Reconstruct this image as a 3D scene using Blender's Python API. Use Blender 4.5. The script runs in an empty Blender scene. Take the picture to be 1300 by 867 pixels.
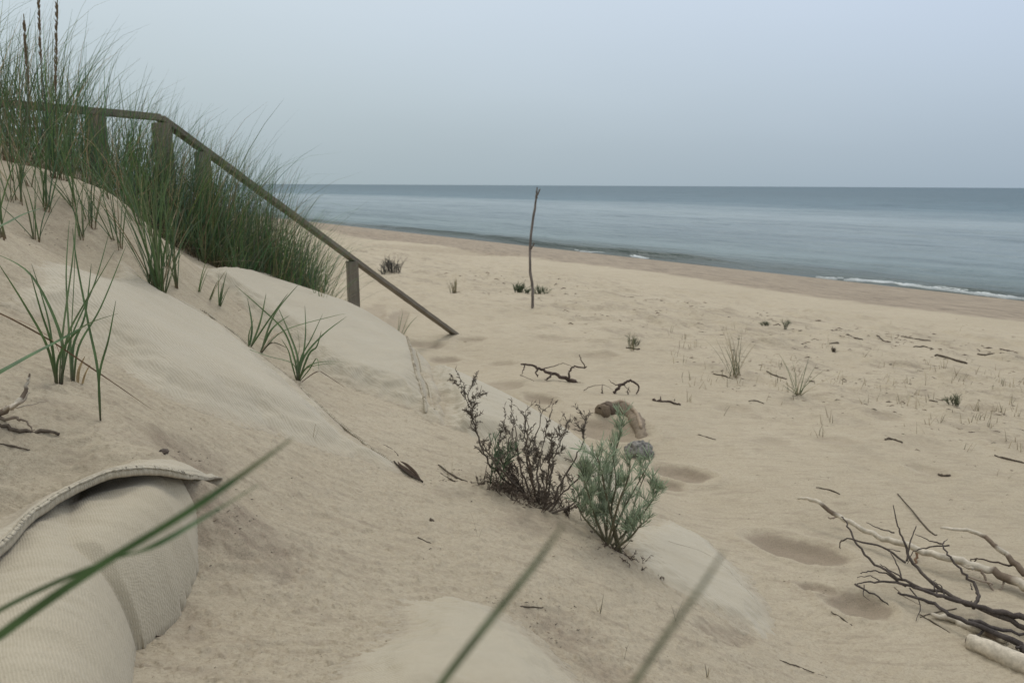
import bpy, math, random
import numpy as np
from mathutils import Vector, Matrix

random.seed(7)
rs = np.random.RandomState(11)
S = bpy.context.scene
COL = S.collection
CAMZ = 3.0
F = 939.0            # focal length in photo pixels
PITCH = math.radians(11.91)
ROLL = math.radians(0.30)

# ------------------------------------------------------------------ camera model
fw = np.array([0, math.cos(PITCH), -math.sin(PITCH)])
rt0 = np.array([1.0, 0, 0]); up0 = np.cross(rt0, fw)
rt = rt0*math.cos(ROLL) + up0*math.sin(ROLL)
up = np.cross(rt, fw)
CP = np.array([0, 0, CAMZ])

def ray(px, py):
    return fw + rt*((px-650.0)/F) - up*((py-433.5)/F)
def P(px, py, depth):
    """world point seen from the viewpoint at a distance in front of it"""
    return CP + ray(px, py)*depth
def depth_of(p):
    return float(np.dot(np.asarray(p)-CP, fw))
def at_z(px, py, z):
    r = ray(px, py)
    return CP + r*((z-CAMZ)/r[2])

# ------------------------------------------------------------------ noise
def _h(ix, iy, seed):
    n = (ix*374761393 + iy*668265263 + seed*1442695041) & 0xffffffff
    n = ((n ^ (n >> 13))*1274126177) & 0xffffffff
    n = (n ^ (n >> 16)) & 0xffffff
    return n/float(0xffffff)
def vnoise(x, y, seed=0):
    x = np.asarray(x, float); y = np.asarray(y, float)
    ix = np.floor(x).astype(np.int64); iy = np.floor(y).astype(np.int64)
    fx = x-ix; fy = y-iy
    fx = fx*fx*fx*(fx*(fx*6-15)+10); fy = fy*fy*fy*(fy*(fy*6-15)+10)
    a = _h(ix, iy, seed); b = _h(ix+1, iy, seed); c = _h(ix, iy+1, seed); d = _h(ix+1, iy+1, seed)
    return (a*(1-fx)+b*fx)*(1-fy)+(c*(1-fx)+d*fx)*fy*1.0
def fbm(x, y, o=4, seed=0, g=.5):
    s = 0; a = 1; t = 0
    for k in range(o):
        s = s+a*(vnoise(x*2**k+k*17.3, y*2**k-k*9.1, seed+k)-.5); t += a; a *= g
    return s/t*2
def sstep(a, b, x):
    t = np.clip((x-a)/(b-a), 0, 1); return t*t*(3-2*t)

# ------------------------------------------------------------------ terrain
NX, NY = .805, .593              # towards the sea
def beach(s):
    return np.interp(s, [-50, 3, 7, 12, 16, 20.2, 22.0, 23.0, 26, 40, 400], [1.52, 1.5, 1.38, 1.04, .76, .34, .12, .0, -.4, -1.6, -6])
def base(x, y):
    s = x*NX+y*NY
    b = beach(s)
    # soften the kinks of the profile
    for d in (-.6, .6): b = b+beach(s+d)
    b = b/3
    dn = sstep(2.2, -3.5, s)*1.9 + sstep(-2, -14, s)*2.0
    return b + dn

C = []   # (x, y, z)
def cp(px, py, z):
    p = at_z(px, py, z); C.append((p[0], p[1], z))
for a in [(600,867,2.20),(300,867,2.30),(0,867,2.36),(750,867,2.04),(900,867,1.83),(1000,867,1.67),
          (450,750,2.18),(650,720,2.02),(780,695,1.84),(690,655,1.94),(770,600,1.72),(642,512,1.86),(545,467,1.98),
          (500,432,2.06),(440,402,2.18),(370,377,2.32),(300,351,2.46),(700,600,1.84),(600,560,1.97),(530,600,2.05),
          (450,520,2.14),(350,450,2.29),(377,483,2.24),(300,650,2.27),(200,540,2.455),(127,535,2.505),(75,487,2.56),
          (200,378,2.56),(100,330,2.72),(250,450,2.43),(0,420,2.63),(0,540,2.555),(0,300,2.84),(0,205,3.10),(100,214,3.08),
          (150,250,2.94),(200,300,2.76),(230,330,2.62),(280,345,2.54),(842,664,1.60),(985,800,1.535),(250,720,2.29),(100,640,2.39),(0,700,2.40),(280,606,2.40),(160,575,2.485),(110,560,2.515),(215,580,2.46)]:
    cp(*a)
for (x, y, z) in [(-2.04,4.3,2.72),(-1.30,6.0,1.56),(-2.6,5.5,2.4),(-.65,7.6,1.46),(-3.0,3.2,3.25),(-3.2,5,2.9),(-3.5,6.5,2.6),(-2,7.5,1.7),
                  (0,0,2.44),(-.5,0,2.6),(.8,.5,1.95),(0,-1,2.6),(1,-1,2.1),(-1,.5,2.62),(-1.8,1,2.75),(-2.5,2,3.0),(1.4,.4,1.65),(-1.75,5.0,2.35),(-1.3,5.1,2.02),(-.95,5.3,1.62)]:
    C.append((x, y, z))
def foot(px, py, z, d):
    p = at_z(px, py, z); q = p + np.array([NX, NY, 0])*d; C.append((q[0], q[1], 1.5))
    q = p + np.array([NX, NY, 0])*(d+.5); C.append((q[0], q[1], 1.49))
    q = p + np.array([NX, NY, 0])*(d+1.4); C.append((q[0], q[1], float(beach((q[0]*NX+q[1]*NY)))))
for a in [(985,800,1.535,.25),(842,664,1.60,.3),(770,600,1.72,.38),(642,512,1.86,.5),(545,467,1.98,.6),(440,402,2.18,.75),(1100,880,1.52,.3),(1300,1100,1.52,.3)]:
    foot(*a)
C = np.array(C)
def _phi(r2): return .5*r2*np.log(r2+1e-9)
_res = C[:, 2]-base(C[:, 0], C[:, 1])
n = len(C)
_d2 = (C[:, None, 0]-C[None, :, 0])**2+(C[:, None, 1]-C[None, :, 1])**2
K = _phi(_d2)+np.eye(n)*.012
Pm = np.column_stack([np.ones(n), C[:, 0], C[:, 1]])
A = np.zeros((n+3, n+3)); A[:n, :n] = K; A[:n, n:] = Pm; A[n:, :n] = Pm.T
W = np.linalg.solve(A, np.concatenate([_res, [0, 0, 0]]))
def H0(x, y):
    x = np.atleast_1d(np.asarray(x, float)); y = np.atleast_1d(np.asarray(y, float))
    z = base(x, y)
    dx = x+.7; dy = y-3.2
    m = 1-sstep(3.6, 6.6, np.hypot(dx*1.1, dy*.95))
    # the fitted relief only where the dune is, the plain beach elsewhere
    s = x*NX+y*NY
    m = m*(1-sstep(3.6, 4.6, s))
    I = np.where(m > 0)[0]
    for k in range(0, len(I), 40000):
        i = I[k:k+40000]
        r2 = (x[i, None]-C[None, :, 0])**2+(y[i, None]-C[None, :, 1])**2
        t = _phi(r2)@W[:n]+W[n]+W[n+1]*x[i]+W[n+2]*y[i]
        z[i] += t*m[i]
    return z
_T = np.concatenate([np.linspace(.3, 8, 150), np.geomspace(8.1, 900, 110)])
def hit(px, py):
    r = ray(px, py); T = _T; lo = None
    for it in range(3):
        q = CP[None, :]+r[None, :]*T[:, None]
        z = H0(q[:, 0], q[:, 1])
        b = np.where(q[:, 2] <= z)[0]
        if len(b) == 0 or b[0] == 0:
            return np.array([q[-1, 0], q[-1, 1], z[-1]])
        k = b[0]
        if it < 2: T = np.linspace(T[k-1], T[k], 14)
    a0 = q[k-1, 2]-z[k-1]; a1 = z[k]-q[k, 2]; f = a0/(a0+a1+1e-12)
    p = CP+r*(T[k-1]+(T[k]-T[k-1])*f)
    return np.array([p[0], p[1], float(H0(p[0], p[1])[0])])

# hollows: footprints and scuffs. (px, py, half width px, half depth px, depth m, damp tint; painted shade in the far swales)
HOL = []
for (px, py, a, b, dep, dm, rot) in [
        (1012,697,66,15,.036,.95,17),(1090,769,44,14,.030,.85,14),(1038,747,30,6,.018,.75,7),(772,546,52,13,.045,.75,8),
        (866,600,38,9,.035,.85,11),(840,614,26,6,.02,.8,7),(686,508,20,5,.03,.7,5),(640,490,16,4,.03,.5,5),
        (540,437,26,5,.03,.55,0),(500,420,22,4,.03,.6,0),(566,457,22,4,.03,.6,0),(470,405,20,4,.03,.5,0),(600,430,20,3,.03,.4,0),
        (455,440,16,5,.0,.0,0),(1060,560,30,6,.015,.3,5),(1180,600,34,6,.015,.2,8),(980,560,26,5,.015,.3,0),
        (930,520,22,4,.015,.2,0),(1120,530,26,4,.015,.3,0),(1250,520,26,4,.02,.35,0),(700,430,26,3,.02,.3,0),
        (760,452,30,3,.02,.3,0),(640,462,20,3,.02,.3,0),(560,318,60,5,.12,.35,0),(480,300,50,4,.1,.25,0),(720,640,18,5,0,0,0)]:  # the two wide far swales are tinted as the undulating beach's shadow
    c = hit(px, py); l = hit(px-a, py-rot); r_ = hit(px+a, py+rot); u = hit(px, py-b); d = hit(px, py+b)
    ra = np.hypot(*(r_-l)[:2])/2; rb = np.hypot(*(u-d)[:2])/2
    e = (r_-l)[:2]/(np.hypot(*(r_-l)[:2])+1e-9)
    HOL.append((c[0], c[1], e[0], e[1], ra, rb, dep, dm))
# rough darker patches of slumped, damp sand: (px, py, half width px, half height px, strength)
PAT = []
for (px, py, a, b, st, dp) in [(300,652,62,32,.9,.012),(235,580,36,10,.9,.010),(215,775,50,55,.55,.01),(828,702,44,16,1.0,.022),(715,800,46,30,.75,.012),
                           (690,790,30,14,.6,.006),(775,850,36,20,.7,.010),(920,805,38,9,.8,.010),(670,660,50,14,.5,.0),(790,700,30,9,.6,.0),
                           (195,385,14,4,.9,.004),(60,300,60,14,.35,.006),(100,270,60,16,.35,.006),(570,625,26,6,.35,.0),(630,600,40,8,.3,0),
                           (350,395,30,8,.4,0),(395,400,34,8,.6,.02),(320,372,30,8,.5,.02),(515,598,14,6,.6,0),(60,515,40,12,.3,0),(250,850,70,14,.3,0)]:
    c = hit(px, py); l = hit(px-a, py); r_ = hit(px+a, py); u = hit(px, py-b); d = hit(px, py+b)
    PAT.append((c[0], c[1], np.hypot(*(r_-l)[:2])/2, min(np.hypot(*(u-d)[:2])/2, 3*np.hypot(*(r_-l)[:2])/2), (r_-l)[:2]/(np.hypot(*(r_-l)[:2])+1e-9), st, dp))

def detail(x, y):
    """relief and damp mask added to the fitted ground"""
    s = x*NX+y*NY; t = -x*NY+y*NX
    z = np.zeros_like(x); dm = np.zeros_like(x)
    dist = np.hypot(x, y)
    nearw = 1-sstep(5, 14, dist)
    z += fbm(x*1.3, y*1.3, 3, 3)*.018*(1-sstep(9, 25, dist))
    z += fbm(x*.22, y*.22, 3, 5)*.09*sstep(4, 9, s)*(1-sstep(19, 21, s))
    # crumbly wind-scoured crust, drawn out along the slope
    u = s*1.0; v = t
    cr = fbm(u*16+v*5, v*62, 4, 9, .6)
    z += cr*.0062*nearw*(.35+.65*(1-sstep(2.2, 3.2, s)))
    z -= np.maximum(0, fbm(u*11+v*4, v*40, 4, 19, .65)-.18)*.011*nearw*(1-sstep(2.0, 2.8, s))
    z += np.maximum(0, fbm(x*70, y*70, 3, 21, .7)-.08)*.010*nearw*(1-sstep(2.0, 3.0, s))
    lumps = np.maximum(0, fbm(x*7, y*7, 4, 33)-.05)
    z += lumps*.012*sstep(2.4, 3.4, s)*(1-sstep(8, 14, s))
    z += np.maximum(0, fbm(x*3.2+y*.6, y*3.2, 4, 35)-.02)*.085*sstep(4.0, 6.0, s)*(1-sstep(9.5, 13, s))
    # low wind ridges on the open beach
    z += fbm(s*5, t*14, 3, 45)*.006*sstep(2.6, 3.6, s)*(1-sstep(10, 14, s))
    z += fbm(s*.9, t*3.2, 3, 44)*.02*sstep(3, 5, s)*(1-sstep(15, 18, s))
    for (cx, cy, ex, ey, ra, rb, dep, d_) in HOL:
        dx = x-cx; dy = y-cy
        a = (dx*ex+dy*ey)/ra; b = (-dx*ey+dy*ex)/rb
        q = np.hypot(a, b)
        I = np.where(q < 2.0)[0]
        if len(I) == 0: continue
        qq = q[I]+fbm(x[I]*9, y[I]*9, 3, 55)*.22
        # a steep wall on the seaward side and a pushed-up rim
        z[I] -= dep*(1-sstep(.35, 1.08, qq))
        z[I] += dep*.32*np.exp(-((qq-1.25)/.2)**2)
        dm[I] = np.maximum(dm[I], d_*(1-sstep(.82, 1.03, qq)))
    for (cx, cy, ra, rb, e, st, dp) in PAT:
        dx = x-cx; dy = y-cy
        a = (dx*e[0]+dy*e[1])/ra; b = (-dx*e[1]+dy*e[0])/rb
        q = np.hypot(a, b)
        I = np.where(q < 1.8)[0]
        if len(I) == 0: continue
        w = 1-sstep(.35, 1.15, q[I]+fbm(x[I]*14, y[I]*14, 4, 77)*.55)
        dm[I] = np.maximum(dm[I], st*w*(.75+.6*fbm(x[I]*60, y[I]*60, 2, 71)))
        z[I] -= dp*w
    return z, dm
def Hfull(x, y):
    x = np.atleast_1d(np.asarray(x, float)); y = np.atleast_1d(np.asarray(y, float))
    return H0(x, y)+detail(x, y)[0]
def ground(x, y): return float(Hfull(x, y)[0])
def onto(px, py, lift=0.0):
    h = hit(px, py); return np.array([h[0], h[1], ground(h[0], h[1])+lift])

# ------------------------------------------------------------------ object helpers
def tag(o, label=None, cat=None, group=None, kind=None):
    if label: o['label'] = label
    if cat: o['category'] = cat
    if group: o['group'] = group
    if kind: o['kind'] = kind
    return o
def mesh_np(name, V, Fq, mat=None, parent=None, smooth=True, cols=None, colname='tint', floats=None):
    me = bpy.data.meshes.new(name)
    V = np.asarray(V, np.float32)
    if isinstance(Fq, np.ndarray):
        me.vertices.add(len(V)); me.vertices.foreach_set('co', V.ravel())
        nf, k = Fq.shape
        me.loops.add(nf*k); me.loops.foreach_set('vertex_index', Fq.astype(np.int32).ravel())
        me.polygons.add(nf); me.polygons.foreach_set('loop_start', np.arange(0, nf*k, k, dtype=np.int32))
        me.update(calc_edges=True)
    else:
        me.from_pydata([tuple(map(float, v)) for v in V], [], Fq); me.update()
    me.polygons.foreach_set('use_smooth', [smooth]*len(me.polygons))
    if cols is not None:
        a = me.color_attributes.new(colname, 'FLOAT_COLOR', 'POINT')
        cc = np.ones((len(V), 4), np.float32); cc[:, :3] = np.asarray(cols, np.float32); a.data.foreach_set('color', cc.ravel())
    if floats:
        for k_, v_ in floats.items():
            a = me.attributes.new(k_, 'FLOAT', 'POINT'); a.data.foreach_set('value', np.asarray(v_, np.float32))
    if mat: me.materials.append(mat)
    o = bpy.data.objects.new(name, me); COL.objects.link(o)
    if parent: o.parent = parent
    return o
def empty(name, loc, label=None, cat=None, group=None):
    o = bpy.data.objects.new(name, None); COL.objects.link(o); o.empty_display_size = .1
    o.location = tuple(map(float, loc)); tag(o, label, cat, group); return o

class MB:
    """collects tubes and blades into one mesh, vertices kept in world space until build()"""
    def __init__(s): s.v = []; s.f = []; s.c = []
    def tube(s, pts, rad, n=6, col=(1, 1, 1), cols=None, cap=True, rough=0.0):
        pts = [np.asarray(p, float) for p in pts]; m = len(pts); b0 = len(s.v)
        ref = np.array([.31, .17, .93]); 
        for i in range(m):
            d = pts[min(i+1, m-1)]-pts[max(i-1, 0)]; L = np.linalg.norm(d); d = d/(L if L > 1e-9 else 1)
            u = np.cross(d, ref)
            if np.linalg.norm(u) < 1e-3: u = np.cross(d, [1, 0, 0])
            u /= np.linalg.norm(u); w = np.cross(d, u)
            r = rad[i] if hasattr(rad, '__len__') else rad
            for k in range(n):
                a = 2*math.pi*k/n
                q = r*(1+rough*(random.random()-.5)*2)
                s.v.append(pts[i]+(u*math.cos(a)+w*math.sin(a))*q)
                s.c.append(cols[i] if cols is not None else col)
        for i in range(m-1):
            for k in range(n):
                a = b0+i*n+k; b = b0+i*n+(k+1) % n
                s.f.append((a, b, b+n, a+n))
        if cap:
            s.f.append(tuple(b0+k for k in range(n))[::-1]); s.f.append(tuple(b0+(m-1)*n+k for k in range(n)))
    def blade(s, pts, wid, cols, side=None, fold=.35):
        """folded leaf: three vertices across"""
        m = len(pts); b0 = len(s.v)
        if side is None:
            a = random.random()*2*math.pi; side = np.array([math.cos(a), math.sin(a), 0])
        for i in range(m):
            d = pts[min(i+1, m-1)]-pts[max(i-1, 0)]; d = d/(np.linalg.norm(d)+1e-9)
            u = side-d*np.dot(side, d); u /= (np.linalg.norm(u)+1e-9); w = np.cross(d, u)
            h = wid[i]/2
            s.v += [pts[i]-u*h, pts[i]+w*h*fold*2, pts[i]+u*h]; s.c += [cols[i]]*3
        for i in range(m-1):
            a = b0+i*3
            s.f += [(a, a+1, a+4, a+3), (a+1, a+2, a+5, a+4)]
    def build(s, name, mat, parent=None, origin=None, smooth=True):
        V = np.array(s.v)
        if origin is None: origin = np.array(parent.location) if parent is not None and parent.parent is None else V.mean(0)
        org = np.asarray(origin, float)
        o = mesh_np(name, V-org, s.f, mat, None, smooth, np.array(s.c))
        if parent is not None:
            o.parent = parent; pl = np.array(parent.location)
            if parent.parent is not None: pl = pl+np.array(parent.parent.location)
            o.location = tuple(org-pl)
        else: o.location = tuple(org)
        return o
def smooth_path(pts, n=4):
    """Catmull-Rom through the points; works on arrays of any width"""
    p = [np.asarray(q, float) for q in pts]; out = []
    for i in range(len(p)-1):
        a = p[max(i-1, 0)]; b = p[i]; c = p[i+1]; d = p[min(i+2, len(p)-1)]
        for k in range(n):
            t = k/n
            out.append(.5*((2*b)+(-a+c)*t+(2*a-5*b+4*c-d)*t*t+(-a+3*b-3*c+d)*t**3))
    out.append(p[-1]); return out
def jitter(pts, amt, keep=1):
    return [p+(rs.randn(3)*amt if keep <= i < len(pts)-0 else 0) for i, p in enumerate(pts)]

# ------------------------------------------------------------------ materials
def newmat(name):
    m = bpy.data.materials.new(name); m.use_nodes = True
    nt = m.node_tree; nt.nodes.clear()
    out = nt.nodes.new('ShaderNodeOutputMaterial'); b = nt.nodes.new('ShaderNodeBsdfPrincipled')
    nt.links.new(b.outputs[0], out.inputs[0])
    return m, nt, b
class N:
    def __init__(s, nt): s.nt = nt
    def n(s, t, **k):
        o = s.nt.nodes.new(t)
        for a, b in k.items(): setattr(o, a, b)
        return o
    def l(s, a, b): s.nt.links.new(a, b)
    def noise(s, vec, scale, detail=4, rough=.6, dist=0, dim='3D'):
        o = s.n('ShaderNodeTexNoise'); o.inputs['Scale'].default_value = scale; o.inputs['Detail'].default_value = detail
        o.inputs['Roughness'].default_value = rough; o.inputs['Distortion'].default_value = dist
        if vec is not None: s.l(vec, o.inputs['Vector'])
        return o.outputs['Fac']
    def math(s, op, a, b=None, c=None, clamp=False):
        o = s.n('ShaderNodeMath', operation=op); o.use_clamp = clamp
        for i, v in enumerate((a, b, c)):
            if v is None: continue
            if isinstance(v, (int, float)): o.inputs[i].default_value = v
            else: s.l(v, o.inputs[i])
        return o.outputs[0]
    def ramp(s, fac, stops, interp='LINEAR'):
        o = s.n('ShaderNodeValToRGB'); r = o.color_ramp; r.interpolation = interp
        while len(r.elements) > 1: r.elements.remove(r.elements[-1])
        for i, (p, c) in enumerate(stops):
            e = r.elements[0] if i == 0 else r.elements.new(p)
            e.position = p; e.color = (c if hasattr(c, '__len__') else (c, c, c))[:3]+(1,) if hasattr(c, '__len__') else (c, c, c, 1)
        s.l(fac, o.inputs[0]); return o.outputs[0]
    def mix(s, fac, a, b, mode='MIX'):
        o = s.n('ShaderNodeMix', data_type='RGBA', blend_type=mode)
        for i, v in ((0, fac), (6, a), (7, b)):
            if isinstance(v, (int, float)): o.inputs[i].default_value = v
            elif isinstance(v, tuple): o.inputs[i].default_value = v[:3]+(1,)
            else: s.l(v, o.inputs[i])
        return o.outputs[2]
    def mapping(s, vec, scale=(1, 1, 1), rot=(0, 0, 0)):
        o = s.n('ShaderNodeMapping'); o.inputs['Scale'].default_value = scale; o.inputs['Rotation'].default_value = rot
        s.l(vec, o.inputs['Vector']); return o.outputs[0]
    def bump(s, h, strength, dist, normal=None):
        o = s.n('ShaderNodeBump'); o.inputs['Strength'].default_value = strength; o.inputs['Distance'].default_value = dist
        s.l(h, o.inputs['Height'])
        if normal is not None: s.l(normal, o.inputs['Normal'])
        return o.outputs[0]
    def pos(s): return s.n('ShaderNodeNewGeometry').outputs['Position']
    def obj(s): return s.n('ShaderNodeTexCoord').outputs['Object']
    def attr(s, name, out='Fac'): 
        o = s.n('ShaderNodeAttribute'); o.attribute_name = name; return o.outputs[out]

SHORE_ROT = (0, 0, -math.atan2(NY, NX))   # x -> towards the sea, y -> along the shore

def sand_look(g, p):
    big = g.noise(p, .6, 5, .6); mid = g.noise(p, 6, 5, .65); fine = g.noise(p, 260, 3, .8); gr = g.noise(p, 900, 2, .8)
    col = g.ramp(big, [(.3, (.395, .338, .246)), (.7, (.450, .388, .288))])
    col = g.mix(g.ramp(mid, [(.35, 0.0), (.75, .45)]), col, (.37, .305, .210))
    # dark and pale grains
    col = g.mix(g.ramp(fine, [(.56, 0.0), (.70, .75)]), col, (.215, .172, .115))
    m9 = g.noise(p, 95, 4, .8)
    col = g.mix(g.ramp(m9, [(.52, 0.0), (.66, .50)]), col, (.26, .21, .145))
    col = g.mix(g.ramp(m9, [(.30, .45), (.46, 0.0)]), col, (.53, .465, .35))
    col = g.mix(g.ramp(gr, [(.62, 0.0), (.75, .55)]), col, (.17, .14, .105))
    col = g.mix(g.ramp(gr, [(.22, .5), (.36, 0.0)]), col, (.58, .52, .42))
    # darker streaks on the dune face
    st = g.noise(g.mapping(p, (1.4, 7, 1.4), (0, 0, SHORE_ROT[2]-.15)), 5, 6, .7)
    col = g.mix(g.ramp(st, [(.5, 0.0), (.68, .5)]), col, (.26, .21, .155))
    return col, fine, gr
def sand_bump(g, p, fine, gr, k=None, normal=None):
    hs = [(g.noise(g.mapping(p, (.45, 1, 1), (0, 0, SHORE_ROT[2]+1.2)), 42, 6, .78), .62, .014), (g.noise(p, 120, 4, .8), .5, .005), (fine, .6, .0028), (gr, .5, .0010)]
    n_ = normal
    for h, st, d in hs:
        n_ = g.bump(h, st, d, n_)
        if k is not None: g.l(g.math('MULTIPLY', k, st), n_.node.inputs['Strength'])
    return n_

def mat_sand():
    m, nt, b = newmat('sand'); g = N(nt); p = g.pos()
    sh = g.mapping(p, (1, 1, 1), SHORE_ROT)
    sx = g.n('ShaderNodeSeparateXYZ'); g.l(sh, sx.inputs[0]); s = sx.outputs[0]
    col, fine, gr = sand_look(g, p)
    # coarse reddish sand of the berm and wet sand at the edge of the water
    edge = g.math('ADD', s, g.math('MULTIPLY', g.math('SUBTRACT', g.noise(p, .35, 5, .65), .5), 3.2))
    bm = g.n('ShaderNodeMapRange'); bm.inputs[1].default_value = 12.9; bm.inputs[2].default_value = 13.4; g.l(g.math('ADD', s, g.math('MULTIPLY', g.math('SUBTRACT', g.noise(p, .5, 5, .7), .5), 1.4)), bm.inputs[0])
    bcol = g.ramp(g.noise(g.mapping(sh, (1.2, .35, 1)), 4.5, 7, .85), [(.38, (.14, .11, .085)), (.5, (.262, .212, .156)), (.64, (.34, .28, .21))])
    col = g.mix(g.math('MULTIPLY', bm.outputs[0], .9), col, bcol)
    wt = g.n('ShaderNodeMapRange'); wt.inputs[1].default_value = 22.0; wt.inputs[2].default_value = 22.7; g.l(edge, wt.inputs[0])
    col = g.mix(wt.outputs[0], col, (.13, .115, .085))
    # weedy strand zone, its dark streaks also painted shade of bumps and ridges
    sn = g.noise(g.mapping(sh, (1, .5, 1)), 3.2, 8, .85)
    zone = g.n('ShaderNodeMapRange'); zone.inputs[1].default_value = 3.2; zone.inputs[2].default_value = 6.2; g.l(edge, zone.inputs[0])
    zone2 = g.n('ShaderNodeMapRange'); zone2.inputs[1].default_value = 12; zone2.inputs[2].default_value = 9; g.l(edge, zone2.inputs[0])
    zz = g.math('MULTIPLY', zone.outputs[0], zone2.outputs[0])
    col = g.mix(g.math('MULTIPLY', g.ramp(sn, [(.50, 0.0), (.62, .75)]), zz), col, (.235, .195, .145))
    damp_shade = g.attr('damp_shade')
    col = g.mix(g.math('MULTIPLY', damp_shade, .72), col, g.mix(g.ramp(fine, [(.4, 0.0), (.6, 1.0)]), (.265, .205, .15), (.175, .138, .10)))
    g.l(col, b.inputs['Base Color'])
    b.inputs['Roughness'].default_value = .92; b.inputs['Specular IOR Level'].default_value = .25
    n3 = sand_bump(g, p, fine, gr)
    g.l(n3, b.inputs['Normal'])
    return m

def mat_bag(name, tone=(1, 1, 1), ang=.35, sand=.28, rib=0.0):
    m, nt, b = newmat(name); g = N(nt); p = g.pos()
    q = g.mapping(p, (1, 1, 1), (0, 0, ang))
    wob = g.noise(p, 18, 2, .5)
    sx = g.n('ShaderNodeSeparateXYZ'); g.l(q, sx.inputs[0])
    u = g.math('ADD', sx.outputs[0], g.math('MULTIPLY', wob, .012)); v = g.math('ADD', sx.outputs[1], g.math('ADD', g.math('MULTIPLY', wob, .012), g.math('MULTIPLY', g.noise(p, 90, 2, .6), .0035)))
    wu = g.math('SINE', g.math('MULTIPLY', u, 2*math.pi/.0030)); wv = g.math('SINE', g.math('MULTIPLY', v, 2*math.pi/.0038))
    weave = g.math('ADD', g.math('MULTIPLY', g.math('MULTIPLY', wu, wv), .6), g.math('MULTIPLY', wv, .5))
    if rib:
        q2 = g.mapping(p, (1, 1, 1), (0, 0, ang+1.75)); s2 = g.n('ShaderNodeSeparateXYZ'); g.l(q2, s2.inputs[0])
        wr = g.math('SINE', g.math('MULTIPLY', g.math('ADD', s2.outputs[0], g.math('MULTIPLY', g.noise(p, 9, 3, .5), .05)), 2*math.pi/.0105))
        weave = g.math('ADD', weave, g.math('MULTIPLY', g.math('MULTIPLY', wr, g.noise(p, 14, 3, .6)), rib))
    fuzz = g.noise(p, 420, 3, .8)
    t = lambda c: tuple(a*b_ for a, b_ in zip(c, tone))
    col = g.ramp(g.noise(p, 3.2, 5, .65), [(.3, t((.415, .368, .280))), (.7, t((.470, .424, .332)))])
    col = g.mix(g.math('MULTIPLY', g.ramp(weave, [(0.0, .38), (.5, 0.0)]), 1.0), col, t((.23, .195, .138)))
    col = g.mix(g.ramp(fuzz, [(.54, 0.0), (.68, .6)]), col, t((.19, .165, .12)))
    # wind-blown sand caught in the cloth
    dust = g.ramp(g.noise(p, 9, 6, .7), [(.42, 0.0), (.62, sand)])
    col = g.mix(dust, col, (.405, .348, .252))
    scol, fine, gr = sand_look(g, p); du = g.attr('dust')
    dk = g.math('ADD', du, g.math('MULTIPLY', g.math('SUBTRACT', g.noise(p, 60, 4, .75), .5), g.math('MULTIPLY', g.math('MULTIPLY', du, g.math('SUBTRACT', 1.0, du)), 6.0)), clamp=True)
    col = g.mix(dk, col, scol)
    g.l(col, b.inputs['Base Color']); b.inputs['Roughness'].default_value = .95; b.inputs['Specular IOR Level'].default_value = .15
    b.inputs['Sheen Weight'].default_value = .15
    n1 = g.bump(g.noise(p, 30, 3, .6), .25, .008)
    n2 = g.bump(weave, .40, .0009, n1)
    n3 = sand_bump(g, p, fine, gr, dk, g.bump(fuzz, .4, .0010, n2))
    g.l(n3, b.inputs['Normal'])
    return m

def mat_tint(name, rough=.6, spec=.3, nscale=60, namt=.35, bumpd=.001, trans=0, attr_mix=1.0, stretch=(1, 1, 1)):
    """colour carried by the mesh, broken up with noise"""
    m, nt, b = newmat(name); g = N(nt)
    c = g.attr('tint', 'Color'); p = g.obj()
    nz = g.noise(g.mapping(p, stretch), nscale, 5, .7)
    dark = g.mix(1.0, c, (1-namt, 1-namt, 1-namt), 'MULTIPLY')
    lite = g.mix(1.0, c, (1+namt, 1+namt, 1+namt), 'MULTIPLY')
    col = g.mix(g.ramp(nz, [(.3, 0.0), (.7, 1.0)]), dark, lite)
    g.l(col, b.inputs['Base Color']); b.inputs['Roughness'].default_value = rough; b.inputs['Specular IOR Level'].default_value = spec
    if bumpd: g.l(g.bump(nz, .6, bumpd), b.inputs['Normal'])
    if trans:
        out = [x for x in nt.nodes if x.type == 'OUTPUT_MATERIAL'][0]
        tr = g.n('ShaderNodeBsdfTranslucent'); g.l(col, tr.inputs[0])
        mx = g.n('ShaderNodeMixShader'); mx.inputs[0].default_value = trans
        g.l(b.outputs[0], mx.inputs[1]); g.l(tr.outputs[0], mx.inputs[2]); g.l(mx.outputs[0], out.inputs[0])
    return m
def mat_wood(name, c1, c2, c3):
    m, nt, b = newmat(name); g = N(nt); p = g.obj()
    gr = g.noise(g.mapping(p, (2.5, 55, 55)), 2.2, 7, .72, .6)
    big = g.noise(p, 5, 4, .6)
    col = g.ramp(gr, [(.28, c1), (.5, c2), (.74, c3)])
    col = g.mix(g.ramp(big, [(.45, 0.0), (.75, .45)]), col, tuple(x*.55 for x in c1))
    g.l(col, b.inputs['Base Color']); b.inputs['Roughness'].default_value = .85; b.inputs['Specular IOR Level'].default_value = .2
    g.l(g.bump(gr, .7, .003), b.inputs['Normal']); return m

M_SAND = mat_sand()
M_BAG = mat_bag('geotextile', rib=1.3)
M_BAG2 = mat_bag('geotextile_coarse', (.97, .96, .93), .9, .25)
M_SEAM = mat_tint('seam_thread', .95, .1, 300, .3, .0005)
M_GRASS = mat_tint('grass_leaf', .55, .35, 30, .22, 0, .22)
M_TWIG = mat_tint('twig_bark', .9, .15, 140, .4, .0012)
M_DRIFT = mat_tint('driftwood', .85, .2, 40, .32, .002)
M_LEAF = mat_tint('shrub_leaf', .75, .2, 120, .25, 0, .15)
M_WOOD = mat_wood('weathered_timber', (.13, .112, .090), (.20, .175, .14), (.28, .25, .205))

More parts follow.
